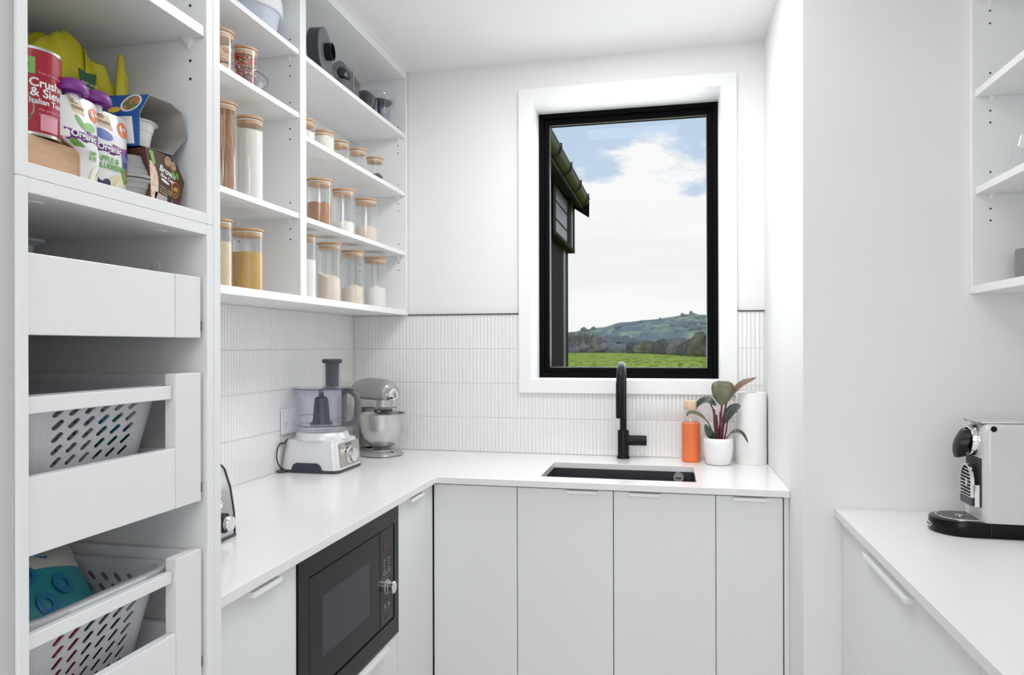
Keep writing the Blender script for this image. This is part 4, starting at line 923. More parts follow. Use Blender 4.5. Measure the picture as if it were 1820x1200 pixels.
# recess with slots
rc_ = bx('front_recess', (0.7143, yc-0.045, 0.968), (0.7165, yc+0.045, 1.083), m_dark, cm, bevel=0)
b = MB()
for k in range(17): b.box((0.7132, yc-0.044, 0.972+k*0.0066), (0.7144, yc+0.044, 0.9745+k*0.0066))
build('recess_ribs', b, m_charc, rc_, smooth=False)
# folded cup support
cs = []
for i in range(21):
    a = PI*i/20; cs.append((yc+0.034*math.cos(a), 1.022+0.044*math.sin(a)))
out_ = [(yc+0.034, 0.988)]+cs+[(yc-0.034, 0.988)]; inn = [(yc+0.030, 0.990)]+[(yc+0.030*math.cos(PI*i/20), 1.022+0.039*math.sin(PI*i/20)) for i in range(21)]+[(yc-0.030, 0.990)]
b = MB(); b.loft([[(0.704, y, z_) for y, z_ in out_], [(0.697, y, z_) for y, z_ in out_], [(0.697, y, z_) for y, z_ in inn], [(0.704, y, z_) for y, z_ in inn]], cap=False)
cpsp = build('cup_rest', b, m_chrome, cm, label='folded-up oval chrome cup rest')
b = MB(); b.loft([[(x, y, z_) for y, z_ in inn] for x in (0.7035, 0.7025)]); build('cup_rest_back', b, m_dark, cpsp)
b = MB()
for k in range(9):
    z_ = 0.993+k*0.0082; q = max(0, (z_-1.022)/0.039); hh = 0.030*math.sqrt(max(0.01, 1-q*q)); b.box((0.6995, yc-hh, z_), (0.7025, yc+hh, z_+0.0022))
b.lathe([(0.0065, -0.005), (0.0065, -0.001), (0, -0.001)], (0.704, yc, 1.020), 18, 'x', squash=(0.9, 1.6))
build('grill_bars', b, m_chrome, cpsp)
bx('hinge_block', (0.697, yc-0.033, 0.968), (0.7145, yc+0.033, 0.9875), m_charc, cm, bevel=0.002)
bx('hinge_bracket', (0.703, yc-0.041, 0.966), (0.7145, yc-0.036, 1.02), m_chrome, cm, bevel=0.002)
# head: chrome ring and black lever beak
hd_ = build('head_ring', MB().lathe([(0.0295, -0.004), (0.0300, -0.013), (0.0345, -0.013), (0.0370, -0.008), (0.0375, 0.0), (0.0375, 0.006)], (0.7135, yc, 1.1225), 40, 'x'), m_chrome, cm, label='chrome brewing head ring')
b = MB(); rg = []
for q in range(9):
    t_ = q/8; a = math.radians(78-t_*100)
    px_ = 0.700-0.014*math.sin(PI*t_*0.62)-0.003*t_; pz = 1.149-0.066*t_; w_ = 0.020+0.005*math.sin(PI*t_)
    th_ = 0.012+0.004*math.sin(PI*t_)
    rg.append([(px_+dx*th_, yc+dy*w_, pz+dx*0.004) for dx, dy in ((-0.6, -0.8), (-0.9, 0), (-0.6, 0.8), (0.6, 1), (1, 0.5), (1, -0.5), (0.6, -1))])
b.loft(rg); build('lever_beak', b, m_gloss, cm, label='curved black spout cover')
build('head_front', MB().lathe([(0.0, -0.012), (0.024, -0.012), (0.0298, -0.008), (0.0298, 0.0)], (0.7135, yc, 1.1225), 34, 'x'), m_gloss, cm)
rg = []
for x, z_, w_ in ((0.688, 1.1715, 0.020), (0.695, 1.1695, 0.028), (0.703, 1.1672, 0.034), (0.714, 1.1655, 0.037), (0.73, 1.1658, 0.037), (0.78, 1.1665, 0.036), (0.815, 1.1665, 0.035)):
    rg.append([(x, yc-w_, z_), (x, yc+w_, z_), (x, yc+w_, z_+0.0035), (x, yc+w_*0.6, z_+0.0055), (x, yc-w_*0.6, z_+0.0055), (x, yc-w_, z_+0.0035)])
build('top_lever', MB().loft(rg), m_chrome, cm, label='flat chrome lever on top')
bx('rear_cover', (0.8165, yc-0.036, 1.1645), (1.0, yc+0.036, 1.170), m_chrome, cm, bevel=0.002)
# right-hand shelf pieces
sg = thing('stemless_glass', 'clear rounded drinking glass on the upper right shelf', 'glass', (0.868, 1.99, 1.7685))
build('bowl', MB().shell([(0.0, 0.001), (0.018, 0.001), (0.033, 0.014), (0.042, 0.040), (0.0405, 0.066), (0.032, 0.098), (0.031, 0.098), (0.0393, 0.066), (0.0408, 0.040), (0.032, 0.0165), (0.016, 0.006), (0, 0.006)], n=40), m_glass, sg, world=False)
sg2 = dup(sg, (0.945, 2.035, 1.7685), 0, 'second clear rounded glass behind the first on the upper right shelf'); sg['group'] = sg2['group'] = 'rounded glasses on the right shelf'
gm = thing('grey_mug', 'matt grey cup on the bottom shelf of the upper right unit', 'cup', (0.893, 2.02, 1.5081))
build('cup_body', MB().lathe([(0.038, 0.0003), (0.042, 0.003), (0.0435, 0.02), (0.0435, 0.083), (0.042, 0.084), (0.040, 0.082), (0.040, 0.006), (0, 0.005)], n=36), mat('warm_grey_ceramic', (0.22, 0.215, 0.22), 0.5), gm, world=False)
build('cup_handle', MB().tube([(0.04, 0.0, 0.065), (0.06, 0, 0.065), (0.066, 0, 0.045), (0.06, 0, 0.025), (0.04, 0, 0.022)], 0.004, 8), mat('warm_grey_ceramic', (0.22, 0.215, 0.22), 0.5), gm, world=False)

# ------------------------------------------------------------------ open cupboard contents (shelf top z = 1.585)
ZS = 1.5852
wbx = thing('wooden_box', 'pale wooden box under the red tin in the open cupboard', 'box', (-0.90, 0.81, ZS))
m_ply = mat('pale_pine', (0.64, 0.42, 0.27), 0.55, noise_col=((0.56, 0.34, 0.20), 25, (1, 1, 7), 2))
bx('front_board', (-0.846, 0.748, ZS), (-0.836, 0.872, 1.637), m_ply, wbx, bevel=0.001); bx('side_board', (-0.96, 0.866, ZS), (-0.846, 0.872, 1.637), m_ply, wbx); bx('side_board', (-0.96, 0.748, ZS), (-0.846, 0.754, 1.637), m_ply, wbx)
bx('back_board', (-0.966, 0.748, ZS), (-0.96, 0.872, 1.637), m_ply, wbx); bx('lid_board', (-0.96, 0.754, 1.631), (-0.846, 0.866, 1.6368), m_ply, wbx)
m_red = mat('tin_red', (0.36, 0.003, 0.02), 0.3, coat=0.3)
tn = thing('food_tin', 'red food tin with white lettering on the wooden box', 'tin', (-0.868, 0.826, 1.637))
tcx, tcy, tr, tz = -0.868, 0.819, 0.0385, 1.6372; th = 0.121
build('tin_body', MB().lathe([(tr, 0.004), (tr, th-0.004)], (tcx, tcy, tz), 56), m_red, tn)
build('tin_ends', MB().lathe([(0, 0.002), (tr-0.002, 0.002), (tr-0.001, 0.0003), (tr+0.0008, 0.001), (tr+0.0004, 0.0045), (tr-0.0004, 0.0046), (tr-0.0004, th-0.0046), (tr+0.0004, th-0.0045), (tr+0.0008, th-0.001), (tr-0.001, th), (tr-0.003, th-0.003), (0, th-0.003)], (tcx, tcy, tz), 56), m_steel, tn, label='silver tin rims')
def patch(nm, a0, a1, z0_, z1_, m, par, r, n=12, ex=0.0004):
    vs = []; 
    for i in range(n+1):
        a = a0+(a1-a0)*i/n; vs += [(tcx+(r+ex)*math.cos(a), tcy+(r+ex)*math.sin(a), z0_), (tcx+(r+ex)*math.cos(a), tcy+(r+ex)*math.sin(a), z1_)]
    return build(nm, MB().add(vs, [(2*i, 2*i+2, 2*i+3, 2*i+1) for i in range(n)]), m, par)
D = math.radians
m_lime = mat('label_green', (0.22, 0.45, 0.10), 0.4); m_dgreen = mat('label_dark_green', (0.01, 0.09, 0.04), 0.4); m_pink = mat('label_pink', (0.72, 0.32, 0.40), 0.4)
patch('green_label', D(-75), D(-33), tz+0.083, tz+0.1055, m_lime, tn, tr)
patch('pink_label', D(-24), D(14), tz+0.008, tz+0.030, m_pink, tn, tr)
cyl = lambda a: (tcx, tcy, tr, D(a))
text('tin_lettering', 'Crushed', 0.0165, m_white, tn, (0, 0, tz+0.0665), (1, 0, 0), (0, 0, 1), bold=0.0004, cyl=cyl(-44))
text('tin_lettering', '& Sieved', 0.0165, m_white, tn, (0, 0, tz+0.0535), (1, 0, 0), (0, 0, 1), bold=0.0004, cyl=cyl(-42))
text('tin_lettering', 'Italian Tomatoes', 0.0105, m_white, tn, (0, 0, tz+0.0435), (1, 0, 0), (0, 0, 1), bold=0.0002, cyl=cyl(-44))
text('tin_lettering', 'Part of your pantry', 0.0055, m_pink, tn, (0, 0, tz+0.084), (1, 0, 0), (0, 0, 1), cyl=cyl(-27))
text('tin_lettering', 'the perfect base for\na margherita pizza', 0.0058, m_pink, tn, (0, 0, tz+0.0345), (1, 0, 0), (0, 0, 1), cyl=cyl(-27))
text('tin_lettering', 'w', 0.016, m_dgreen, tn, (0, 0, tz+0.088), (1, 0, 0), (0, 0, 1), bold=0.001, cyl=cyl(-62))
vs = [(0, 0)]+[(0.019*math.cos(2*PI*i/24), 0.024*math.sin(2*PI*i/24)) for i in range(24)]
m_bowlpic = mat('printed_bowl', (0.42, 0.32, 0.22), 0.6, noise_col=((0.10, 0.05, 0.03), 180, (1, 1, 1), 4))
b = MB().add([(tcx+(tr+0.0004)*math.cos(D(-62)+x/tr), tcy+(tr+0.0004)*math.sin(D(-62)+x/tr), tz+0.038+z_) for x, z_ in vs], [(0, 1+i, 1+(i+1) % 24) for i in range(24)])
build('printed_bowl', b, m_bowlpic, tn)
# fruit pouches, facing +x
m_pouch = mat('pouch_white', (0.80, 0.80, 0.80), 0.28, coat=0.3); m_purple = mat('purple_cap', (0.20, 0.03, 0.26), 0.4); m_band = mat('purple_print', (0.17, 0.025, 0.22), 0.4)
m_tan = mat('tan_print', (0.58, 0.46, 0.28), 0.4); m_o6 = mat('orange_sticker', (0.85, 0.20, 0.05), 0.4); m_gr = mat('green_print', (0.13, 0.36, 0.06), 0.4); m_blue = mat('blue_print', (0.12, 0.15, 0.42), 0.4)
m_pear = mat('pear_print', (0.62, 0.60, 0.30), 0.4, noise_col=((0.80, 0.78, 0.55), 60, (1, 1, 1), 2)); m_berry = mat('berry_print', (0.025, 0.03, 0.10), 0.4); m_apple = mat('apple_print', (0.82, 0.76, 0.60), 0.4); m_redp = mat('red_print', (0.5, 0.03, 0.04), 0.4)
def pouch(label, X, ya, yb, ztop, capy, capz, two, tilt):
    p = thing('food_pouch', label, 'pouch', (X, (ya+yb)/2, ZS), D(tilt), 'fruit pouches beside the tin')
    W = yb-ya; Hh = ztop-ZS; cols = 13; rows = 15; vs = []; f = []
    def surf(u, v):     # u 0..1 across (local y), v 0..1 up; returns half thickness
        side = (1-(2*u-1)**4); return 0.0015+0.017*side*math.sin(PI*min(1, 0.12+0.9*(1-v)))**0.8*(1-v*0.55)
    def pos(u, v, s):
        z_ = v*Hh; lf = 0.0 if two else 0.54*(1-min(1, max(0, (v-0.40)/0.08)))   # lower left corner tucked in beside the box
        y = (-0.5+lf+(1-lf)*u)*W
        if u < 0.42 and v > 0.86: z_ -= 0.012*((0.42-u)/0.42)*0.6
        if u > 0.9: z_ -= 0.006*((u-0.9)/0.1)*v**6
        return (s*surf(u, v), y, z_)
    for s in (1, -1):
        o = len(vs)
        for j in range(rows):
            for i in range(cols): vs.append(pos(i/(cols-1), j/(rows-1), s))
        for j in range(rows-1):
            for i in range(cols-1):
                a = o+j*cols+i; q = (a, a+1, a+cols+1, a+cols); f.append(q if s > 0 else q[::-1])
    n0 = rows*cols
    for j in range(rows-1):
        for i in (0, cols-1):
            a = j*cols+i; q = (a, a+cols, a+cols+n0, a+n0); f.append(q if i == cols-1 else q[::-1])
    for i in range(cols-1):
        for j in (0, rows-1):
            a = j*cols+i; q = (a, a+1, a+1+n0, a+n0); f.append(q if j == 0 else q[::-1])
    LB('pouch_body', MB().add(vs, f), m_pouch, p, ang=50)
    cyy = capy-(ya+yb)/2; cz = capz-ZS
    LB('neck', MB().lathe([(0.0095, cz-0.022), (0.0085, cz-0.008), (0.0085, cz+0.004)], (0.0, cyy, 0), 24), m_pouch, p)
    LB('cap', MB().lathe([(0.0085, cz-0.010), (0.012, cz-0.010), (0.012, cz-0.006), (0.0215, cz-0.0075), (0.0225, cz-0.005), (0.0215, cz+0.002), (0.017, cz+0.009), (0.009, cz+0.0125), (0, cz+0.0135)], (0.0, cyy, 0), 30), m_purple, p, label='purple mushroom cap')
    def on(poly, m, nm, d=0.0006):
        cu_, cv_ = sum(q[0] for q in poly)/len(poly), sum(q[1] for q in poly)/len(poly); n_ = len(poly); K = 4; vv = []; ff = []
        vv.append((cu_, cv_))
        for k in range(1, K+1):
            for (u, v) in poly: vv.append((cu_+(u-cu_)*k/K, cv_+(v-cv_)*k/K))
        P3 = [(surf(u, v)+d, pos(u, v, 1)[1], v*Hh) for u, v in vv]
        for i in range(n_): ff.append((0, 1+i, 1+(i+1) % n_))
        for k in range(K-1):
            for i in range(n_):
                a = 1+k*n_+i; c_ = 1+k*n_+(i+1) % n_; ff.append((a, a+n_, c_+n_, c_))
        return LB(nm, MB().add(P3, ff), m, p)
    ell = lambda cu_, cv_, ru, rv, rot=0, n_=20: [(cu_+(ru*math.cos(a)*math.cos(rot)-rv*math.sin(a)*math.sin(rot)), cv_+(ru*math.cos(a)*math.sin(rot)+rv*math.sin(a)*math.cos(rot))*W/Hh) for a in [2*PI*i/n_ for i in range(n_)]]
    rect = lambda u0, v0, u1, v1, sk=0: [(u0, v0), ((u0+u1)/2, (v0+v0+sk)/2), (u1, v0+sk), (u1, v1+sk), ((u0+u1)/2, (v1+v1+sk)/2), (u0, v1)]
    on([(0.12, 0.97), (0.46, 0.95), (0.52, 0.78), (0.22, 0.80)], m_tan, 'tan_panel')
    def tx(s, size, m, u, v, nm='pouch_lettering', d=0.0012, bold=0.0002, rot=0):
        cu = bpy.data.curves.new('t', 'FONT'); cu.body = s; cu.size = size; cu.extrude = 0.0001; cu.offset = bold; cu.resolution_u = 3; cu.space_line = 0.9
        to_ = bpy.data.objects.new('t', cu); C.objects.link(to_); dg = bpy.context.evaluated_depsgraph_get(); me = bpy.data.meshes.new_from_object(to_.evaluated_get(dg)); bpy.data.objects.remove(to_); bpy.data.curves.remove(cu)
        for vt in me.vertices:
            x, y, zc_ = vt.co; uu = u+(x)/W; vv_ = v+(y+x*math.tan(rot))/Hh
            vt.co = (surf(min(max(uu, 0), 1), min(max(vv_, 0), 1))+d+zc_, (uu-0.5)*W, vv_*Hh)
        me.materials.clear(); me.materials.append(m); me.name = nm; o = bpy.data.objects.new(nm, me); C.objects.link(o); o.parent = p
    on(ell(0.80, 0.84, 0.155, 0.155), m_o6, 'age_sticker', 0.0008)
    tx('6+', 0.0145, m_white, 0.68, 0.81, d=0.0016, bold=0.0004)
    tx('the\nmacro', 0.0085, mat('brown_print', (0.30, 0.20, 0.08), 0.5), 0.19, 0.90, d=0.0014)
    on(rect(0.03, 0.47, 0.93, 0.60, 0.02), m_band, 'name_band', 0.0008)
    tx('Certified', 0.0055, m_white, 0.20, 0.578, d=0.0014); tx('Organic', 0.0138, m_white, 0.12, 0.512, d=0.0016, bold=0.0003)
    if two:
        on(ell(0.28, 0.70, 0.22, 0.10, -0.1), m_blue, 'printed_leaf'); on(ell(0.80, 0.44, 0.09, 0.22, 0.3), m_blue, 'printed_leaf')
        tx('APPLE &\nBLUEBERRY', 0.0115, m_gr, 0.10, 0.38); on(ell(0.88, 0.28, 0.07, 0.16, 0.5), m_redp, 'printed_apple'); on(ell(0.80, 0.26, 0.06, 0.15, 0.5), m_gr, 'printed_apple', 0.0009)
        on(ell(0.62, 0.11, 0.22, 0.24), m_pear, 'printed_pear'); on(ell(0.70, 0.10, 0.12, 0.15), m_apple, 'printed_pear_core', 0.0010)
        for u, v in ((0.22, 0.09), (0.38, 0.12), (0.12, 0.12)): on(ell(u, v, 0.10, 0.10), m_berry, 'printed_berry', 0.0012)
        on(ell(0.78, 0.40, 0.06, 0.06), m_berry, 'printed_berry', 0.0012)
    else:
        on(ell(0.36, 0.70, 0.16, 0.07, -0.9), m_gr, 'printed_leaf'); on(ell(0.60, 0.665, 0.17, 0.10, 0.1), mat('pale_green_print', (0.30, 0.50, 0.20), 0.5), 'printed_leaf'); on(ell(0.14, 0.45, 0.13, 0.06, 0.3), m_gr, 'printed_leaf', 0.0005)
        tx('APPLE\n& PEAR', 0.0082, m_gr, 0.575, 0.36); on(ell(0.50, 0.12, 0.19, 0.22, 0.3), m_apple, 'printed_apple'); on(ell(0.52, 0.13, 0.15, 0.17, 0.3), mat('apple_flesh', (0.88, 0.86, 0.76), 0.5), 'printed_apple_flesh', 0.0010)
        on(ell(0.82, 0.10, 0.13, 0.24, -0.3), m_pear, 'printed_pear')
    return p
pouch('white apple and pear fruit pouch with purple cap beside the red tin', -0.836, 0.835, 0.904, 1.712, 0.857, 1.7215, False, 3)
pouch('white apple and blueberry fruit pouch with purple cap, behind the apple and pear one', -0.850, 0.898, 0.9785, 1.7125, 0.917, 1.7265, True, 0)
# yellow bag
m_bag = mat('yellow_plastic_bag', (0.74, 0.66, 0.02), 0.35, trans=0.15, bump=(60, 0.6))
yb_ = thing('plastic_bag', 'crumpled yellow plastic bag standing behind the pouches and the blue carton', 'bag', (-1.03, 0.99, ZS))
b = MB(); n_ = 44; rings = []
prof_ = [(0.0, 0.86), (0.03, 1.0), (0.10, 1.04), (0.17, 1.0), (0.22, 0.93), (0.25, 0.78), (0.268, 0.55), (0.273, 0.2)]
for h, s_ in prof_:
    ring = []
    for i in range(n_):
        a = 2*PI*i/n_; x, y = 0.045*s_*math.cos(a), 0.092*s_*math.sin(a)
        k_ = noise.noise(Vector((math.cos(a)*2.4, math.sin(a)*2.4, h*13)))*0.020*(0.4+h*3)+0.006*math.sin(a*9+h*40)+0.004*math.sin(a*17-h*60)
        k_ += 0.010*abs(noise.noise(Vector((a*3, h*22, 4.0))))
        ring.append((-0.990+x*(1+k_*8), min(0.982+y*(1+k_*5), 1.085), ZS+h+0.016*math.sin(a*2+1)*(h > 0.2)+noise.noise(Vector((a*2.0, h*9, 1)))*0.016*(h > 0.05)))
    rings.append(ring)
b.loft(rings); build('bag_body', b, m_bag, yb_, sub=1, ang=180)
def flap(pts_, m, nm, par):
    return build(nm, MB().loft(pts_, cap=False, closed=False), m, par, solid=0.0012, sub=1, ang=180)
rows_ = []
for q in range(7):
    t_ = q/6; rows_.append([(-0.935-0.01*math.sin(k*1.3+q)-0.02*t_, 1.000+0.012*k+0.010*math.sin(q*1.1+k)*0.5+0.006*(1-t_)*(k-2)*0.5, 1.71+0.145*t_-0.006*k*t_+0.006*math.sin(k*2.1)) for k in range(8)])
flap(rows_, m_bag, 'bag_handle', yb_)
rows_ = []
for q in range(7):
    t_ = q/6; rows_.append([(-0.928-0.008*math.sin(k*1.7+q*.5), 1.052+0.009*k-0.006*t_*k*0.6, 1.70+0.165*t_-0.009*k*t_) for k in range(5)])
flap(rows_, m_bag, 'bag_handle', yb_)
b = MB(); rr_ = [(-0.9230, y, z_+0.02) for y, z_ in [(0.962, 1.779), (0.978, 1.776), (0.998, 1.780), (0.996, 1.765), (0.990, 1.742), (0.976, 1.738), (0.968, 1.742), (0.965, 1.762)]]
b.loft([rr_, [(x-0.0015, y, z_) for x, y, z_ in rr_]]); dgn = build('bag_print', b, m_dgreen, yb_, label='dark green printed patch')
text('bag_lettering', 'mart small\nreuse me', 0.0075, mat('pale_yellow_print', (0.75, 0.72, 0.4), 0.5), dgn, (-0.9222, 0.966, 1.777), (0, 1, 0), (0, 0, 1))
# grey rice cups in their brown sleeve
m_cup = mat('grey_cup', (0.36, 0.35, 0.345), 0.4); m_brown = mat('brown_card', (0.085, 0.028, 0.018), 0.5)
rp = thing('rice_cup_pack', 'brown card sleeve around two grey rice cups, lying at the cupboard front corner', 'food pack', (-0.875, 1.01, ZS))
for z0_, inv in ((ZS, 0), (ZS+0.0375, 1)):
    pf = [(0.034, 0.0003), (0.036, 0.002), (0.037, 0.012), (0.0385, 0.014), (0.039, 0.020), (0.041, 0.022), (0.0415, 0.030), (0.044, 0.032), (0.0445, 0.0335), (0.0445, 0.0365), (0.0, 0.037)]
    if inv: pf = [(r, 0.0375-h) for r, h in pf][::-1]
    if inv: pf = [(r, h*1.0) for r, h in pf]; pf = pf[:-1]+[(pf[-1][0], 0.0375)]+[(0, 0.0375)]
    build('grey_cup', MB().lathe(pf, (-0.868, 1.006, z0_), 40), m_cup, rp)
poly = [(0.990, ZS+0.001), (1.069, ZS+0.001), (1.0775, 1.615), (1.0845, 1.636), (1.066, 1.664), (1.040, 1.673), (0.990, 1.673), (0.995, 1.65), (1.002, 1.625), (0.999, 1.60)]
sv = build('card_sleeve', MB().prism(poly, -0.912, -0.824, 'x'), m_brown, rp, smooth=False, label='dark brown printed card sleeve')
R3, U3 = (0, 1, 0), (0, 0, 1); XF = -0.8238
def flat(nm, poly_, m, par, x=XF, d=0.0006): return build(nm, MB().prism(poly_, x-0.0002, x+d, 'x'), m, par, smooth=False)
el2 = lambda cy_, cz_, ry, rz_, rot=0, n_=24, a0=0, a1=2*PI: [(cy_+ry*math.cos(a)*math.cos(rot)-rz_*math.sin(a)*math.sin(rot), cz_+ry*math.cos(a)*math.sin(rot)+rz_*math.sin(a)*math.cos(rot)) for a in [a0+(a1-a0)*i/n_ for i in range(n_)]]
flat('green_tab', [(0.997, 1.671), (1.006, 1.671), (1.013, 1.652), (1.007, 1.650)], m_lime, sv)
flat('printed_rice', el2(1.000, 1.622, 0.0195, 0.033, 0.1, 24, -PI/2, PI/2), mat('rice_print', (0.62, 0.44, 0.32), 0.6, noise_col=((0.82, 0.68, 0.56), 260, (1, 1, 1), 4)), sv)
text('pack_lettering', 'Brown', 0.0145, m_white, sv, (XF, 1.0215, 1.644), (0, 1, -0.22), (0, 0.22, 1), bold=0.0004)
text('pack_lettering', 'Rice Cups', 0.0085, m_white, sv, (XF, 1.0245, 1.635), (0, 1, -0.22), (0, 0.22, 1), bold=0.0002)
flat('white_swash', el2(1.036, 1.6275, 0.0105, 0.0022, -0.3), m_white, sv)
text('pack_lettering', 'Ready to enjoy\nyour way, fluffy\nwholegrain', 0.0045, m_tan, sv, (XF, 1.0245, 1.617), (0, 1, -0.22), (0, 0.22, 1))
flat('yellow_ring', el2(1.0605, 1.6185, 0.0095, 0.0135), mat('amber_print', (0.75, 0.36, 0.03), 0.5), sv); flat('brown_disc', el2(1.0605, 1.6185, 0.0083, 0.0122), m_brown, sv, d=0.0009)
text('pack_lettering', '40', 0.0115, mat('amber_print', (0.75, 0.36, 0.03), 0.5), sv, (XF+0.0006, 1.054, 1.616), (0, 1, -0.1), (0, 0.1, 1), bold=0.0004); text('pack_lettering', 'sec', 0.006, mat('amber_print', (0.75, 0.36, 0.03), 0.5), sv, (XF+0.0006, 1.0565, 1.6105), (0, 1, -0.1), (0, 0.1, 1))
for cy_, cz_ in ((1.042, 1.6625), (1.055, 1.657)): flat('printed_bowl', el2(cy_, cz_, 0.0072, 0.0085), mat('bowl_print', (0.55, 0.38, 0.24), 0.6, noise_col=((0.30, 0.18, 0.10), 200, (1, 1, 1), 3)), sv)
for cy_, cz_ in ((1.055, 1.645), (1.065, 1.643)): flat('printed_herb', el2(cy_, cz_, 0.0035, 0.006, 0.4), m_gr, sv)
flat('info_strip', [(1.010, 1.5925), (1.052, 1.5925), (1.052, 1.600), (1.012, 1.6065)], mat('grey_print', (0.45, 0.40, 0.38), 0.6), sv)
flat('recycle_mark', el2(1.0455, 1.5985, 0.0055, 0.0055), m_dark, sv, d=0.0009)
# blue carton lying on the pack, open end towards the room, with a white tub inside
m_cblue = mat('carton_blue', (0.015, 0.10, 0.36), 0.4); m_card = mat('grey_card', (0.36, 0.335, 0.31), 0.8)
ct = thing('food_carton', 'open blue food carton lying on the brown rice pack, grey inside', 'carton', (-0.87, 1.03, 1.675))
op = [(0.987, 1.6755), (1.065, 1.6795), (1.0955, 1.718), (1.081, 1.757), (1.053, 1.7645), (1.002, 1.762), (0.980, 1.7255)]
XA, XB = -0.826, -0.912
mats_ = [m_card, m_cblue]
b = MB()
n_ = len(op); inn_ = [(y+(1.035-y)*0.02, z_+(1.72-z_)*0.02) for y, z_ in op]
vs = [(XA-(0.006 if z_ < 1.70 else 0), y, z_) for y, z_ in op]+[(XB, y-0.012, z_) for y, z_ in op]
b.k = 1; b.add(vs, [(i, i+n_, (i+1) % n_+n_, (i+1) % n_) for i in range(n_)])
vs = [(XA-(0.006 if z_ < 1.70 else 0), y, z_) for y, z_ in inn_]+[(XB+0.001, y-0.012, z_) for y, z_ in inn_]
b.k = 0; b.add(vs, [(i, (i+1) % n_, (i+1) % n_+n_, i+n_) for i in range(n_)]+[tuple(range(n_, 2*n_))])
vs = [(XA-(0.006 if z_ < 1.70 else 0), y, z_) for y, z_ in op]+[(XA-(0.006 if z_ < 1.70 else 0), y, z_) for y, z_ in inn_]
b.add(vs, [(i, (i+1) % n_, (i+1) % n_+n_, i+n_) for i in range(n_)])
cbx = build('carton_body', b, mats_, ct, smooth=False)
# printed faces on the side towards the camera: salad picture above, white panel with bar code below
def sidepatch(nm, i0, i1, ua, ub, va, vb, m, off=0.0006, ell_=False):
    (y0_, z0_), (y1_, z1_) = op[i0], op[i1]
    def P_(u, v): 
        y_ = y0_+(y1_-y0_)*v; z_ = z0_+(z1_-z0_)*v; return Vector((XA+(XB-XA)*u-0.003, y_-0.012*u, z_))
    nn = (P_(1, 0)-P_(0, 0)).cross(P_(0, 1)-P_(0, 0)).normalized()
    if nn.y > 0: nn = -nn
    if ell_: pl_ = [P_((ua+ub)/2+(ub-ua)/2*math.cos(a), (va+vb)/2+(vb-va)/2*math.sin(a))+nn*off for a in [2*PI*k/22 for k in range(22)]]
    else: pl_ = [P_(ua, va)+nn*off, P_(ub, va)+nn*off, P_(ub, vb)+nn*off, P_(ua, vb)+nn*off]
    return build(nm, MB().add(pl_, [tuple(range(len(pl_)))]), m, cbx, smooth=False), P_, nn
sidepatch('white_panel', 0, 6, 0.12, 1, 0.06, 0.9, m_white)
b = MB()
_, PP, NN = sidepatch('barcode_ground', 0, 6, 0.30, 0.62, 0.12, 0.62, m_white, 0.0007)
vs = []; fs = []
for k in range(14):
    u0_ = 0.32+k*0.021; u1_ = u0_+0.007+0.005*(k % 3); o = len(vs)
    vs += [PP(u0_, 0.15)+NN*0.0012, PP(u1_, 0.15)+NN*0.0012, PP(u1_, 0.6)+NN*0.0012, PP(u0_, 0.6)+NN*0.0012]; fs.append((o, o+1, o+2, o+3))
build('bar_code', MB().add(vs, fs), m_dark, cbx, smooth=False)
sidepatch('printed_plate', 6, 5, 0.04, 0.42, 0.06, 1.0, m_white, 0.0007, True)
sidepatch('printed_salad', 6, 5, 0.07, 0.38, 0.14, 0.92, mat('salad_print', (0.12, 0.20, 0.05), 0.5, noise_col=((0.55, 0.20, 0.12), 150, (1, 1, 1), 5)), 0.0011, True)
sidepatch('printed_lemon', 6, 5, 0.36, 0.60, 0.0, 0.32, mat('lemon_print', (0.75, 0.52, 0.05), 0.5), 0.0013, True)
tu = thing('plastic_tub', 'small white plastic tub inside the open blue carton', 'tub', (-0.862, 1.012, 1.6775))
build('tub_body', MB().lathe([(0.0, 0), (0.020, 0.0), (0.0215, 0.002), (0.0255, 0.026), (0.0268, 0.027), (0.0290, 0.037), (0.0292, 0.039), (0.0325, 0.040), (0.0325, 0.042), (0.029, 0.0422), (0.0, 0.0418)], (-0.862, 1.012, 1.6782), 36, ), mat('white_polypropylene', (0.80, 0.79, 0.77), 0.3), tu)
build('foil_lid', MB().lathe([(0.0, 0.0426), (0.033, 0.0426), (0.0355, 0.041), (0.033, 0.0432), (0, 0.0436)], (-0.862, 1.012, 1.6782), 30), mat('white_foil', (0.78, 0.76, 0.74), 0.3), tu)
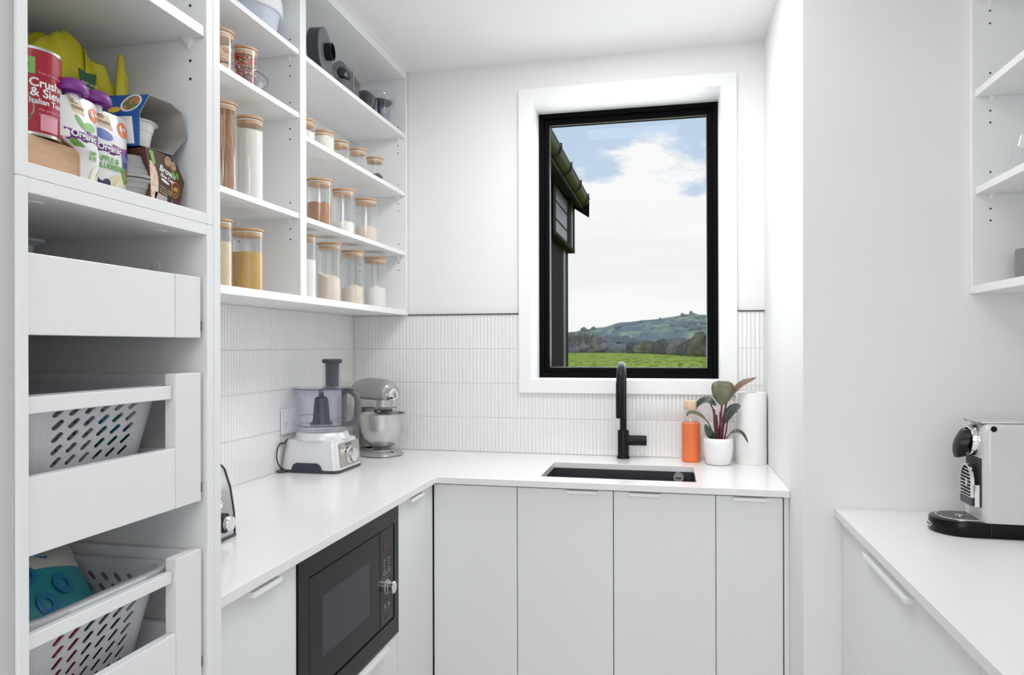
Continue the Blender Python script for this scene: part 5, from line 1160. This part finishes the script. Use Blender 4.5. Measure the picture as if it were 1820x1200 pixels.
# ------------------------------------------------------------------ drawers: spools, baskets, packets
sp1 = thing('plastic_spool', 'pale grey plastic spool stand in the top inner drawer', 'spool', (-1.0, 0.945, 1.387))
build('spool', MB().lathe([(0.024, 0.0), (0.024, 0.003), (0.008, 0.008), (0.008, 0.085), (0.020, 0.090), (0.024, 0.091), (0.024, 0.095), (0.010, 0.099), (0.010, 0.126), (0.02, 0.131), (0.0245, 0.132), (0.0245, 0.1355), (0, 0.137)], (-1.0, 0.938, 1.3872), 30), mat('pale_blue_grey_plastic', (0.46, 0.49, 0.52), 0.3), sp1)
m_bask = mat('pale_grey_basket', (0.66, 0.665, 0.70), 0.4)
def cellwall(b, P_, nx, nz, solid0=0.0, solid1=1.0):
    # P_(u,v)-> point; u,v in 0..1; nx*nz cells each with a slanted slot
    K = 24
    def per(k):    # point on unit square perimeter, starting mid-right going ccw
        a = 2*PI*k/K; c_, s_ = math.cos(a), math.sin(a); m_ = max(abs(c_), abs(s_)); return 0.5+0.5*c_/m_, 0.5+0.5*s_/m_
    def slot(k):
        a = 2*PI*k/K; c_, s_ = math.cos(a), math.sin(a); # stadium along the (1,1) diagonal
        ux, uz = 0.67, 0.742; L_ = 0.29; r_ = 0.185; d_ = c_*ux+s_*uz; sgn = 1 if d_ >= 0 else -1
        return 0.5+sgn*L_*ux+r_*c_, 0.5+sgn*L_*uz+r_*s_
    for i in range(nx):
        for j in range(nz):
            vs = []
            for k in range(K):
                x, y = per(k); vs.append(P_((i+x)/nx, (j+y)/nz))
            for k in range(K):
                x, y = slot(k); vs.append(P_((i+x)/nx, (j+y)/nz))
            b.add(vs, [(k, (k+1) % K, K+(k+1) % K, K+k) for k in range(K)])
def basket(label, x0, x1, y0, y1, zb_, zt_, grp):
    t_ = thing('storage_basket', label, 'basket', ((x0+x1)/2, (y0+y1)/2, zb_), 0, grp)
    tp_ = 0.036; rc = 0.035; cxm, cym = (x0+x1)/2, (y0+y1)/2; W0, H0 = x1-x0, y1-y0
    def ringat(v, out=0.0):
        e = tp_*(1-v); return [(x, y, zb_+(zt_-zb_)*v) for x, y in rrect(cxm, cym, W0-2*e+2*out, H0-2*e+2*out, rc-0.005*(1-v)+out, 6)]
    vb, vt = 0.10, 0.90
    b = MB()
    b.loft([[(x, y, zb_+0.001) for x, y, _ in ringat(0.0, -0.006)], ringat(0.02), ringat(vb)], cap=False)
    b.add([(x, y, zb_+0.001) for x, y, _ in ringat(0.0, -0.006)], [tuple(range(28))])
    b.loft([ringat(vt), ringat(1.0)], cap=False)
    ra, rb_ = ringat(vb), ringat(vt)
    n_ = 28       # corners between the flat walls, solid
    for s_ in range(4):
        idxs = range(s_*7, s_*7+7); b.loft([[ra[i] for i in idxs], [rb_[i] for i in idxs]], cap=False, closed=False)
    for s_ in range(4):
        i0, i1 = s_*7+6, (s_*7+7) % 28; A, B_, C_, D_ = Vector(ra[i0]), Vector(ra[i1]), Vector(rb_[i0]), Vector(rb_[i1])
        ln = (B_-A).length
        flip = s_ in (3, 1)
        # margins
        mg = 0.012/ln
        P_ = lambda u, v, A=A, B_=B_, C_=C_, D_=D_: tuple((A+(B_-A)*u).lerp(C_+(D_-C_)*u, v))
        b.add([P_(0, 0), P_(mg, 0), P_(mg, 1), P_(0, 1)], [(0, 1, 2, 3)]); b.add([P_(1-mg, 0), P_(1, 0), P_(1, 1), P_(1-mg, 1)], [(0, 1, 2, 3)])
        nx = max(3, round(ln*(1-2*mg)/0.0222)); cellwall(b, lambda u, v: P_(mg+(1-2*mg)*u, v), nx, 8)
    build('basket_body', b, m_bask, t_, solid=0.002, smooth=False)
    b = MB(); b.loft([ringat(1.0, 0.0), ringat(1.0, 0.012), [(x, y, z_-0.010) for x, y, z_ in ringat(1.0, 0.013)]], cap=False)
    build('rim', b, m_bask, t_, solid=0.003)
    b = MB(); b.box((x1+0.004, cym-0.075, zt_-0.018), (x1+0.016, cym+0.075, zt_+0.001)); build('grip', b, m_bask, t_, smooth=False, bevel=0.002)
    return t_
gB = 'slotted pale grey baskets in the inner drawers'
basket('slotted pale grey plastic basket in the middle inner drawer', -1.26, -0.838, 0.772, 1.055, 1.1048, 1.286, gB)
basket('slotted pale grey plastic basket in the bottom inner drawer with a teal bag', -1.26, -0.838, 0.772, 1.055, 0.8003, 0.9815, gB)
def pack(label, cx_, cy_, cz_, sx_, sy_, sz_, rot, cols, grp=None, nm='snack_packet', seed=1, band=None):
    t_ = thing(nm, label, 'packet', (cx_, cy_, cz_), 0, grp); b = MB(); n_ = 12; vs = []
    Mx = Matrix.Rotation(rot[0], 4, 'X') @ Matrix.Rotation(rot[1], 4, 'Y') @ Matrix.Rotation(rot[2], 4, 'Z')
    for s_ in (1, -1):
        for j in range(n_+1):
            for i in range(n_+1):
                u, v = i/n_*2-1, j/n_*2-1; h = (1-u**4)*(1-v**4)*sx_/2*s_; h += s_*0.004*noise.noise(Vector((u*3+seed, v*3, s_)))*(1-u*u)
                vs.append(Mx @ Vector((h, u*sy_/2*(1-0.06*(1-v*v)), v*sz_/2)))
    m1 = (n_+1)**2
    for s_ in (0, 1):
        for j in range(n_):
            b.k = 0 if not band or not (band[0] <= j/n_ < band[1]) else 1
            o = s_*m1+j*(n_+1)
            b.add([], [])
            for i in range(n_):
                a = o+i; q = (a, a+1, a+n_+2, a+n_+1); b.f.append(q if s_ == 0 else q[::-1]); b.mi.append(b.k)
    b.v = [tuple(v) for v in vs]
    return t_, LB('wrapper', b, cols, t_, ang=70), Mx
m_teal = mat('teal_film', (0.0, 0.16, 0.22), 0.25, coat=0.3); m_cream2 = mat('cream_film', (0.66, 0.63, 0.56), 0.35); m_redf = mat('red_film', (0.50, 0.01, 0.02), 0.25, coat=0.3); m_dk = mat('dark_navy_film', (0.03, 0.028, 0.045), 0.3); m_bluep = mat('ring_blue', (0.01, 0.20, 0.42), 0.4); m_tealw = mat('teal_film_light', (0.02, 0.30, 0.34), 0.35)
pack('teal snack packet standing in the middle drawer basket by its right end', -0.90, 1.005, 1.175, 0.04, 0.075, 0.125, (0, 0, 0.1), [m_teal, m_white], nm='snack_packet', band=(0.30, 0.42))
tb_, wr, Mx = pack('teal and white bag with blue rings lying in the bottom drawer basket', -0.975, 0.918, 0.963, 0.06, 0.25, 0.17, (D(-10), D(-42), 0), [m_tealw, m_cream2], nm='snack_bag', band=(0.64, 1.01))
for (yy, zz_, r_) in ((0.035, -0.005, 0.019), (-0.01, -0.035, 0.019), (-0.02, 0.02, 0.017), (-0.045, 0.052, 0.015), (0.03, 0.056, 0.010), (0.075, 0.06, 0.010)):
    h = (1-(yy/0.10)**4)*(1-(zz_/0.0775)**4)*0.0375
    n_ = 24; vs = []
    for r0 in (r_, r_*0.45):
        for k in range(n_):
            a = 2*PI*k/n_; y_, z_ = yy+r0*math.cos(a), zz_+r0*math.sin(a); hh = (1-min(1, abs(y_)/0.10)**4)*(1-min(1, abs(z_)/0.0775)**4)*0.030+0.0022; vs.append(tuple(Mx @ Vector((hh, y_, z_))))
    LB('printed_ring', MB().add(vs, [(k, (k+1) % n_, n_+(k+1) % n_, n_+k) for k in range(n_)]), m_bluep, tb_, smooth=False, solid=0.0004)
lt3 = bpy.data.curves.new('t', 'FONT'); lt3.body = 'NUTS'; lt3.size = 0.022; lt3.extrude = 0.0002
to_ = bpy.data.objects.new('t', lt3); C.objects.link(to_); me = bpy.data.meshes.new_from_object(to_.evaluated_get(bpy.context.evaluated_depsgraph_get())); bpy.data.objects.remove(to_)
for vt in me.vertices:
    y_, z_ = vt.co.y-0.07, -0.012-vt.co.x+0.0; hh = (1-min(1, abs(y_)/0.10)**4)*(1-min(1, abs(z_)/0.0775)**4)*0.0375+0.0025; vt.co = Mx @ Vector((hh, y_, z_))
me.materials.clear(); me.materials.append(m_cream2); me.name = 'lettering'; o_ = bpy.data.objects.new('lettering', me); C.objects.link(o_); o_.parent = tb_
for i, (x, y, z_, a, b_, c_, mm, lb) in enumerate(((-0.895, 0.815, 0.865, 0.03, 0.05, 0.11, m_cream2, 'cream packet at the left end of the bottom drawer basket'), (-0.895, 0.885, 0.862, 0.035, 0.055, 0.10, m_redf, 'red packet standing in the middle of the bottom drawer basket'),
        (-0.915, 0.925, 0.86, 0.03, 0.05, 0.10, m_redf, 'red packet right of centre in the bottom drawer basket'), (-0.90, 0.985, 0.862, 0.04, 0.065, 0.11, m_dk, 'dark packet at the right end of the bottom drawer basket'), (-0.925, 0.845, 0.86, 0.03, 0.05, 0.09, m_dk, 'dark packet between the cream and red ones in the bottom basket'))):
    pack(lb, x, y, z_, a, b_, c_, (0.05*i-0.1, 0.04, 0.1), [mm], seed=i+3, grp='packets in the bottom basket')
# ------------------------------------------------------------------ outside
m_clad = mat('black_stained_cladding', (0.011, 0.009, 0.008), 0.7, spec=0.15, bump=(30, 0.3)); m_cladl = mat('grey_flashing', (0.20, 0.20, 0.20), 0.4)
m_gut = mat('olive_gutter', (0.05, 0.052, 0.022), 0.5); m_gutd = mat('dark_gutter_lip', (0.06, 0.06, 0.055), 0.35); m_sof = mat('dark_soffit', (0.03, 0.028, 0.025), 0.7)
wg = thing('house_wing', 'dark clad wing of the house outside, with eaves, gutter and a boxed window', 'building', (-1.6, 4.9, -0.3))
bx('wall', (-2.6, 3.35, -0.3), (-0.93, 6.5, 2.62), m_clad, wg, bevel=0)
nb = 12
for k in range(nb):
    y0_ = 3.36+k*(6.2-3.36)/nb; bx('board', (-0.932, y0_, -0.3), (-0.918, y0_+(6.2-3.36)/nb-0.006, 2.62), m_clad, wg, bevel=0)
bx('corner_flashing', (-0.932, 6.205, -0.3), (-0.914, 6.345, 2.62), m_cladl, wg, bevel=0); bx('corner_board', (-0.932, 6.35, -0.3), (-0.916, 6.51, 2.62), m_clad, wg, bevel=0)
by = bx('window_box', (-0.93, 5.28, 2.232), (-0.872, 6.5, 2.75), m_clad, wg, bevel=0)
for a, b_ in (((-0.874, 5.30, 2.232), (-0.855, 5.42, 2.72)), ((-0.874, 6.10, 2.21), (-0.855, 6.30, 2.70)), ((-0.874, 6.42, 2.21), (-0.852, 6.5, 2.70))): bx('post', a, b_, m_clad, by, bevel=0)
bx('metal_post', (-0.874, 6.31, 2.232), (-0.856, 6.40, 2.70), m_cladl, by, bevel=0)
bx('window_sheet', (-0.874, 5.42, 2.235), (-0.862, 6.10, 2.60), mat('sky_reflection_glazing', (0.14, 0.17, 0.22), 0.35, spec=0.6), by, bevel=0, label='reflective glazing of the boxed window')  # sky's reflection put into the sheet's blue-grey colour
for z_ in (2.335, 2.475): bx('glazing_bar', (-0.863, 5.42, z_), (-0.858, 6.10, z_+0.012), m_dark, by, bevel=0)
bx('box_sill', (-0.93, 5.28, 2.205), (-0.850, 6.5, 2.235), m_clad, by, bevel=0)
b = MB(); sofp = [(-0.93, 2.69), (-0.775, 2.60), (-0.775, 2.70), (-0.93, 2.80)]
b.prism(sofp, 3.2, 6.5, 'y'); build('soffit', b, m_sof, wg, smooth=False)
bx('soffit_bead', (-0.868, 3.2, 2.640), (-0.855, 6.5, 2.655), m_gutd, wg, bevel=0)
b = MB(); R_ = 0.05; rg = []
for y_ in (3.2, 6.5):
    rg.append([(-0.765+R_*math.cos(a)*0.95, y_, 2.695+R_*math.sin(a)*1.3) for a in [PI+PI*i/14 for i in range(15)]]+[(-0.765+R_*0.86*math.cos(a), y_, 2.697+R_*math.sin(a)*1.1) for a in [2*PI-PI*i/14 for i in range(15)]])
b.loft(rg); gt = build('gutter', b, m_gut, wg, label='olive half-round gutter')
build('gutter_lip', MB().tube([(-0.718, 3.2, 2.698), (-0.718, 6.5, 2.698)], 0.0075, 8), m_cladl, gt)
for y_ in (3.7, 4.2, 4.74, 5.25, 5.83, 6.37):
    build('bracket', MB().tube([(-0.765+(R_+0.004)*math.cos(a), y_, 2.695+(R_+0.004)*1.28*math.sin(a)) for a in [PI+PI*i/10 for i in range(11)]]+[(-0.712, y_, 2.718)], 0.008, 6), m_gutd, gt)
b = MB(); b.prism([(-0.870, 2.628), (-0.722, 2.531), (-0.720, 2.700), (-0.870, 2.76)], 6.5, 6.53, 'y'); build('barge_end', b, m_clad, wg, smooth=False)
b = MB(); b.prism([(-0.78, 2.715), (-0.74, 2.735), (-2.6, 3.75), (-2.6, 3.70)], 3.2, 6.52, 'y'); build('roof', b, m_sof, wg, smooth=False)

# paddock, lane, hills
m_grass = mat('paddock_grass', (0.30, 0.44, 0.035), 0.9)
tn_ = m_grass.node_tree; pb = tn_.nodes['Principled BSDF']; pb.inputs['Specular IOR Level'].default_value = 0.1
tcg = tn_.nodes.new('ShaderNodeTexCoord'); mg_ = tn_.nodes.new('ShaderNodeMapping'); mg_.inputs['Scale'].default_value = (1.6, 0.22, 1)
ng = tn_.nodes.new('ShaderNodeTexNoise'); ng.inputs['Scale'].default_value = 1.0; ng.inputs['Detail'].default_value = 8; ng.inputs['Roughness'].default_value = 0.75
rg_ = tn_.nodes.new('ShaderNodeValToRGB'); e_ = rg_.color_ramp.elements; e_[0].position = 0.42; e_[0].color = (0.17, 0.22, 0.02, 1); e_[1].position = 0.57; e_[1].color = (0.62, 0.66, 0.09, 1)
em = rg_.color_ramp.elements.new(0.48); em.color = (0.42, 0.49, 0.04, 1)
tn_.links.new(tcg.outputs['Object'], mg_.inputs[0]); tn_.links.new(mg_.outputs[0], ng.inputs['Vector']); tn_.links.new(ng.outputs[0], rg_.inputs[0]); tn_.links.new(rg_.outputs[0], pb.inputs['Base Color'])
edge = [(-260, 250), (-120, 215), (-60, 198), (-27, 189), (-13, 186), (-6, 166), (-1.2, 148), (2.5, 128), (5.7, 110), (12, 95), (26, 82), (60, 70), (140, 60)]
near = [(-260, 3.4), (-120, 3.4), (-60, 3.4), (-27, 3.4), (-13, 3.4), (-6, 3.4), (-1.2, 3.4), (2.5, 3.4), (5.7, 3.4), (12, 3.4), (26, 3.4), (60, 3.4), (140, 3.4)]
vs = []; fs = []; NR = 40
for i, ((ex_, ey_), (nx_, ny_)) in enumerate(zip(edge, near)):
    for j in range(NR+1):
        q = (j/NR)**2; x, y = nx_+(ex_-nx_)*q, ny_+(ey_-ny_)*q; vs.append((x, y, -0.3+(0.05*noise.noise(Vector((x*0.4, y*0.2, 0))) if 0 < j < NR else 0)))
for i in range(len(edge)-1):
    for j in range(NR): a = i*(NR+1)+j; fs.append((a, a+NR+1, a+NR+2, a+1))
gr_ = tag(build('grass_paddock', MB().add(vs, fs), m_grass), 'bright green grass paddock running away from the window', 'grass'); gr_['kind'] = 'stuff'
m_scrub = mat('dull_scrub_ground', (0.16, 0.15, 0.11), 0.9)
tag(bx('scrub_ground', (-900, 3.3, -0.9), (900, 1300, -0.75), m_scrub, bevel=0), 'dull brown ground beyond the paddock, under the tree line', 'ground')['kind'] = 'stuff'
tag(bx('house_site', (-30, -20, -0.8), (30, 3.38, -0.32), mat('gravel', (0.35, 0.34, 0.32), 0.9), bevel=0), 'pale gravel ground the house stands on', 'ground')
# hills, aerial haze painted into their pale colours
mh = mat('hazed_hill_pasture', (0.2, 0.25, 0.12), 0.95); t_ = mh.node_tree; pb = t_.nodes['Principled BSDF']; pb.inputs['Specular IOR Level'].default_value = 0.0
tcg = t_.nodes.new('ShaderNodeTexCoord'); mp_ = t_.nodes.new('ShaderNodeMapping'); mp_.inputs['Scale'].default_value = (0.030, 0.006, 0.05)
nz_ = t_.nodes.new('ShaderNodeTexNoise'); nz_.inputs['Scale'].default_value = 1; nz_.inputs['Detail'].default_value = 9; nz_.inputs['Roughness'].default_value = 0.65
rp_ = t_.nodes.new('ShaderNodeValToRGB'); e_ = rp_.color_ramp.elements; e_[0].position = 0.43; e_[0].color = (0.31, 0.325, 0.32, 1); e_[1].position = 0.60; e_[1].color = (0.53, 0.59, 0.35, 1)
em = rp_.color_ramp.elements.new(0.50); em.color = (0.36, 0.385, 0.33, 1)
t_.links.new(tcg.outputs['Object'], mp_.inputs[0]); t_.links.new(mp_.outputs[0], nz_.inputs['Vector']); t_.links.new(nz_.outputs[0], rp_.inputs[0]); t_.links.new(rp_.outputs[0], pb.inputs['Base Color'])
prf = [(-900, 16), (-520, 20), (-330, 24), (-211, 33), (-151, 40), (-93, 53), (-47, 57), (-1, 62), (30, 67), (46, 71), (60, 66), (90, 65), (160, 74), (300, 60), (520, 66), (900, 40)]
def ridge(x):
    for (a, ha), (b_, hb_) in zip(prf, prf[1:]):
        if a <= x <= b_: q = (x-a)/(b_-a); q = q*q*(3-2*q); return ha+(hb_-ha)*q
    return 20
vs = []; fs = []; NX, NY = 300, 90
for i in range(NX+1):
    x = -700+1400*i/NX
    if True: x = -700*(1-2*i/NX)*abs(1-2*i/NX)**0.6
    for j in range(NY+1):
        q = j/NY; y = 520+1300*q; sc_ = 1500/ max(y, 1); hh = ridge(x*1500/y if q < 0.76 else x)
        up_ = min(1, q/0.75); s_ = up_**1.25; h = hh*s_*(y/1500 if y < 1500 else 1)
        if q > 0.75: h *= 1-(q-0.75)*1.6
        n_ = noise.fractal(Vector((x*0.013+0.4*y*0.006, y*0.0055, 2.1)), 1.0, 2.1, 6)
        g_ = 1-abs(noise.noise(Vector((x*0.016-y*0.007, y*0.0035, 7.7))))*2.2
        h += (n_*7+g_*6)*math.sin(PI*min(1, q/0.78)) if q < 0.75 else 0
        h += noise.noise(Vector((x*0.06, y*0.04, 0)))*1.0
        vs.append((x, y, h-0.9))
for i in range(NX):
    for j in range(NY): a = i*(NY+1)+j; fs.append((a, a+NY+1, a+NY+2, a+1))
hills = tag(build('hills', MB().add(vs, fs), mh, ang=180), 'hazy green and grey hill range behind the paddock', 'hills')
def hz(x, y):
    return None
m_bush = [mat('bush_olive', (0.15, 0.15, 0.10), 0.95, noise_col=((0.30, 0.28, 0.20), 0.9, (1, 1, 1), 3), spec=0), mat('bush_brown', (0.24, 0.21, 0.17), 0.95, noise_col=((0.38, 0.34, 0.27), 0.9, (1, 1, 1), 3), spec=0), mat('bush_dark', (0.12, 0.125, 0.11), 0.95, noise_col=((0.22, 0.22, 0.19), 0.9, (1, 1, 1), 3), spec=0), mat('bush_grey', (0.27, 0.26, 0.26), 0.95, noise_col=((0.38, 0.37, 0.36), 0.9, (1, 1, 1), 3), spec=0)]  # colours greyed and lightened to carry distance haze
def blob(b, c, r, seed, n=12, m=8, rough=0.28):
    o = len(b.v); vs = []
    for j in range(m+1):
        ph = PI*j/m
        for i in range(n):
            a = 2*PI*i/n; d = Vector((math.sin(ph)*math.cos(a), math.sin(ph)*math.sin(a), math.cos(ph))); k = 1+rough*noise.noise(d*2.2+Vector((seed*3.7, 0, 0)))*1.6+rough*0.6*noise.noise(d*6+Vector((seed, 1, 0)))
            vs.append((c[0]+d.x*r[0]*k, c[1]+d.y*r[1]*k, c[2]+d.z*r[2]*k))
    b.add(vs, [(j*n+i, (j+1)*n+i, (j+1)*n+(i+1) % n, j*n+(i+1) % n) for j in range(m) for i in range(n)])
def bush(label, x, y, h, w, mi_, seed, grp='bushes along the far edge of the paddock'):
    rnd = random.Random(seed); t_ = thing('bush', label, 'bush', (x, y, -0.75), 0, grp); b = MB()
    for k in range(7):
        q = rnd.uniform(0.35, 0.6); blob(b, (rnd.uniform(-.32, .32)*w, rnd.uniform(-.3, .3)*w*0.6, h*rnd.uniform(0.42, 0.66)), (w*q*0.62, w*q*0.5, h*q*0.75), seed*10+k)
    blob(b, (0, 0, h*0.3), (w*0.5, w*0.4, h*0.36), seed*10+9)
    # loose foliage clumps that roughen the outline
    for k in range(90):
        a = rnd.uniform(0, 6.28); e = rnd.uniform(0.0, 1.3); q = rnd.uniform(0.85, 1.1); c_ = (w*0.48*q*math.cos(a)*math.cos(e), w*0.36*q*math.sin(a)*math.cos(e), h*(0.42+0.52*q*math.sin(e))); s_ = rnd.uniform(0.10, 0.24)
        d1, d2 = Vector((rnd.uniform(-1, 1), rnd.uniform(-1, 1), rnd.uniform(-1, 1))).normalized()*s_, Vector((rnd.uniform(-1, 1), rnd.uniform(-1, 1), rnd.uniform(-1, 1))).normalized()*s_
        c_ = Vector(c_); b.add([c_-d1, c_+d2, c_+d1, c_-d2], [(0, 1, 2, 3)])
    LB('foliage', b, m_bush[mi_], t_, ang=180)
    LB('trunk', MB().tube([(0, 0, 0), (0.1, 0, h*0.3), (0.0, 0.1, h*0.55)], [0.16, 0.12, 0.06], 6), mat_bark, t_)
mat_bark = mat('bare_bark', (0.40, 0.375, 0.35), 0.9, spec=0.1)
def line_at(r):   # point just beyond the paddock edge in the direction x/y = r
    for (xa, ya), (xb, yb2) in zip(edge, edge[1:]):
        ra_, rb2 = xa/ya, xb/yb2
        if ra_ <= r <= rb2:
            q = (r-ra_)/(rb2-ra_); x, y = xa+(xb-xa)*q, ya+(yb2-ya)*q; return x*1.03, y*1.03
    return r*190, 190
# (direction, height above field edge in m per 100 m, width, material)
kinds = ['grey leafless bush', 'brown scrubby bush', 'dark green bush', 'olive bush']
cnt = 0
names_ = {}
defs = [(-0.150, 1.3, 3.4, 3), (-0.128, 1.1, 3.4, 3), (-0.108, 1.2, 3.2, 3), (-0.094, 2.0, 3.4, 1), (-0.081, 1.9, 3.0, 3), (-0.069, 2.2, 1.8, 2), (-0.060, 1.9, 3.2, 3), (-0.048, 2.1, 2.4, 2), (-0.037, 1.7, 3.0, 1), (-0.026, 2.3, 2.4, 0),
        (-0.014, 2.7, 2.4, 2), (-0.003, 2.2, 2.3, 2), (0.007, 2.4, 2.3, 1), (0.016, 2.2, 2.0, 2), (0.026, 2.6, 2.2, 2), (0.035, 2.5, 2.6, 0), (0.046, 3.2, 3.0, 0), (0.058, 4.0, 2.4, 1), (0.072, 4.2, 2.6, 0), (0.088, 3.8, 2.8, 2), (-0.17, 2.8, 3.6, 2), (-0.19, 2.6, 3.4, 3)]
for k, (r, hm, wm, mi_) in enumerate(defs):
    x, y = line_at(r); sc2 = y/100
    bush('%s, %s' % (['olive-brown', 'brown scrubby', 'dark green', 'pale grey leafless'][mi_]+' bush at the paddock edge', ['just right of the bare trees', 'behind the leftmost bare trees', 'behind the middle bare trees', 'right of the last bare tree', 'third gap right of the bare trees', 'small, round, left of the tap', 'wide, left of the tap', 'standing over the tap', 'low, right of the tap', 'left of the dark clump',
        'tallest of the central clump', 'in the centre of the dark clump', 'among the dark clump', 'right part of the dark clump', 'left of the big olive bush', 'big, near the right sash', 'biggest, at the right sash', 'hidden past the right sash', 'far right, out past the sash', 'farthest right of the row', 'hidden behind the house wing', 'farthest left of the row'][k]), x, y, hm*sc2*(0.74 if 3 < k < 15 else 1.0)+0.4, wm*sc2*0.9, mi_, k+1)
# second row on the valley floor, uncountable scrub, haze put into its pale colour
b = MB(); rnd = random.Random(5)
for k in range(240):
    r = rnd.uniform(-0.26, 0.16); y = rnd.uniform(235, 500); x = r*y; h = rnd.uniform(2.2, 5.5)*(y/300); blob(b, (x, y, h*0.35-0.75), (h*rnd.uniform(0.5, 0.9), h*0.5, h*0.62), k*1.7, 9, 6)
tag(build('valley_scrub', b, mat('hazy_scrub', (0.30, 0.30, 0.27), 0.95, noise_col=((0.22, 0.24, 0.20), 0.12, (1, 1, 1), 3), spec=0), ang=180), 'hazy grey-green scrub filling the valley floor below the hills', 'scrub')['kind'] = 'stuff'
b = MB()
bvh = None
from mathutils.bvhtree import BVHTree
bv = BVHTree.FromPolygons([v.co for v in hills.data.vertices], [tuple(p.vertices) for p in hills.data.polygons])
for k in range(520):
    r = rnd.uniform(-0.30, 0.20); y = rnd.uniform(540, 1560); x = r*y
    if noise.noise(Vector((x*0.012-y*0.004, y*0.006, 3))) < 0.02 and k % 9: continue
    hit = bv.ray_cast(Vector((x, y, 300)), Vector((0, 0, -1)))
    if hit[0] is None: continue
    s_ = rnd.uniform(2.2, 5.5); blob(b, (x, y, hit[0].z+s_*0.3), (s_*rnd.uniform(0.8, 1.5), s_, s_*0.8), k*0.9, 8, 5)
tag(build('hillside_trees', b, mat('hazed_trees', (0.28, 0.30, 0.295), 0.95, noise_col=((0.34, 0.36, 0.33), 0.05, (1, 1, 1), 3), spec=0), ang=180), 'distant grey-green trees scattered over the hills', 'trees')['kind'] = 'stuff'  # distance haze mixed into the trees' pale grey
# bare trees at the left
def bare(label, r, hm, seed):
    x, y = line_at(r); rnd = random.Random(seed); t_ = thing('bare_tree', label, 'tree', (x, y, -0.8), 0, 'leafless trees at the paddock edge'); H = hm*y/100
    bt_ = MB(); bb_ = MB()
    def grow(p, d, L_, rr, lev, mbx):
        e = p+d*L_; mid = (p+e)/2+Vector((rnd.uniform(-1, 1), rnd.uniform(-1, 1), 0))*L_*0.05
        mbx.tube([p, mid, e], [rr, rr*0.85, rr*0.7], 4 if lev > 1 else 6, cap=False)
        if lev >= 5: return
        for k in range(3 if lev < 4 else 2):
            a = rnd.uniform(0, 6.28); sp_ = rnd.uniform(0.22, 0.5); nd = (d+Vector((math.cos(a), math.sin(a), 0.15))*sp_).normalized(); grow(e if k else mid+(e-mid)*0.5, nd, L_*rnd.uniform(0.62, 0.82), rr*0.68, lev+1, bb_)
    for k in range(3):
        a = k*2.1+rnd.random(); grow(Vector((0.2*math.cos(a), 0.2*math.sin(a), 0)), Vector((0.22*math.cos(a), 0.22*math.sin(a), 1)).normalized(), H*0.30, H*0.024, 1, bt_)
    LB('trunk', bt_, mat_bark, t_); LB('branches', bb_, mat_bark, t_, kind='stuff')
for lb, r, hm, sd in (('leafless tree nearest the dark house wing, at the left window edge', -0.139, 3.3, 11), ('tall leafless tree second from the house wing', -0.129, 3.8, 12), ('multi-stemmed leafless tree, tallest of the bare group', -0.119, 4.0, 13),
                      ('leafless tree, fourth of the bare group from the house wing', -0.109, 3.8, 14), ('leafless tree at the right end of the bare group', -0.099, 3.2, 15), ('slim leafless tree hidden partly behind the house wing', -0.149, 3.6, 16)):
    bare(lb, r, hm, sd)
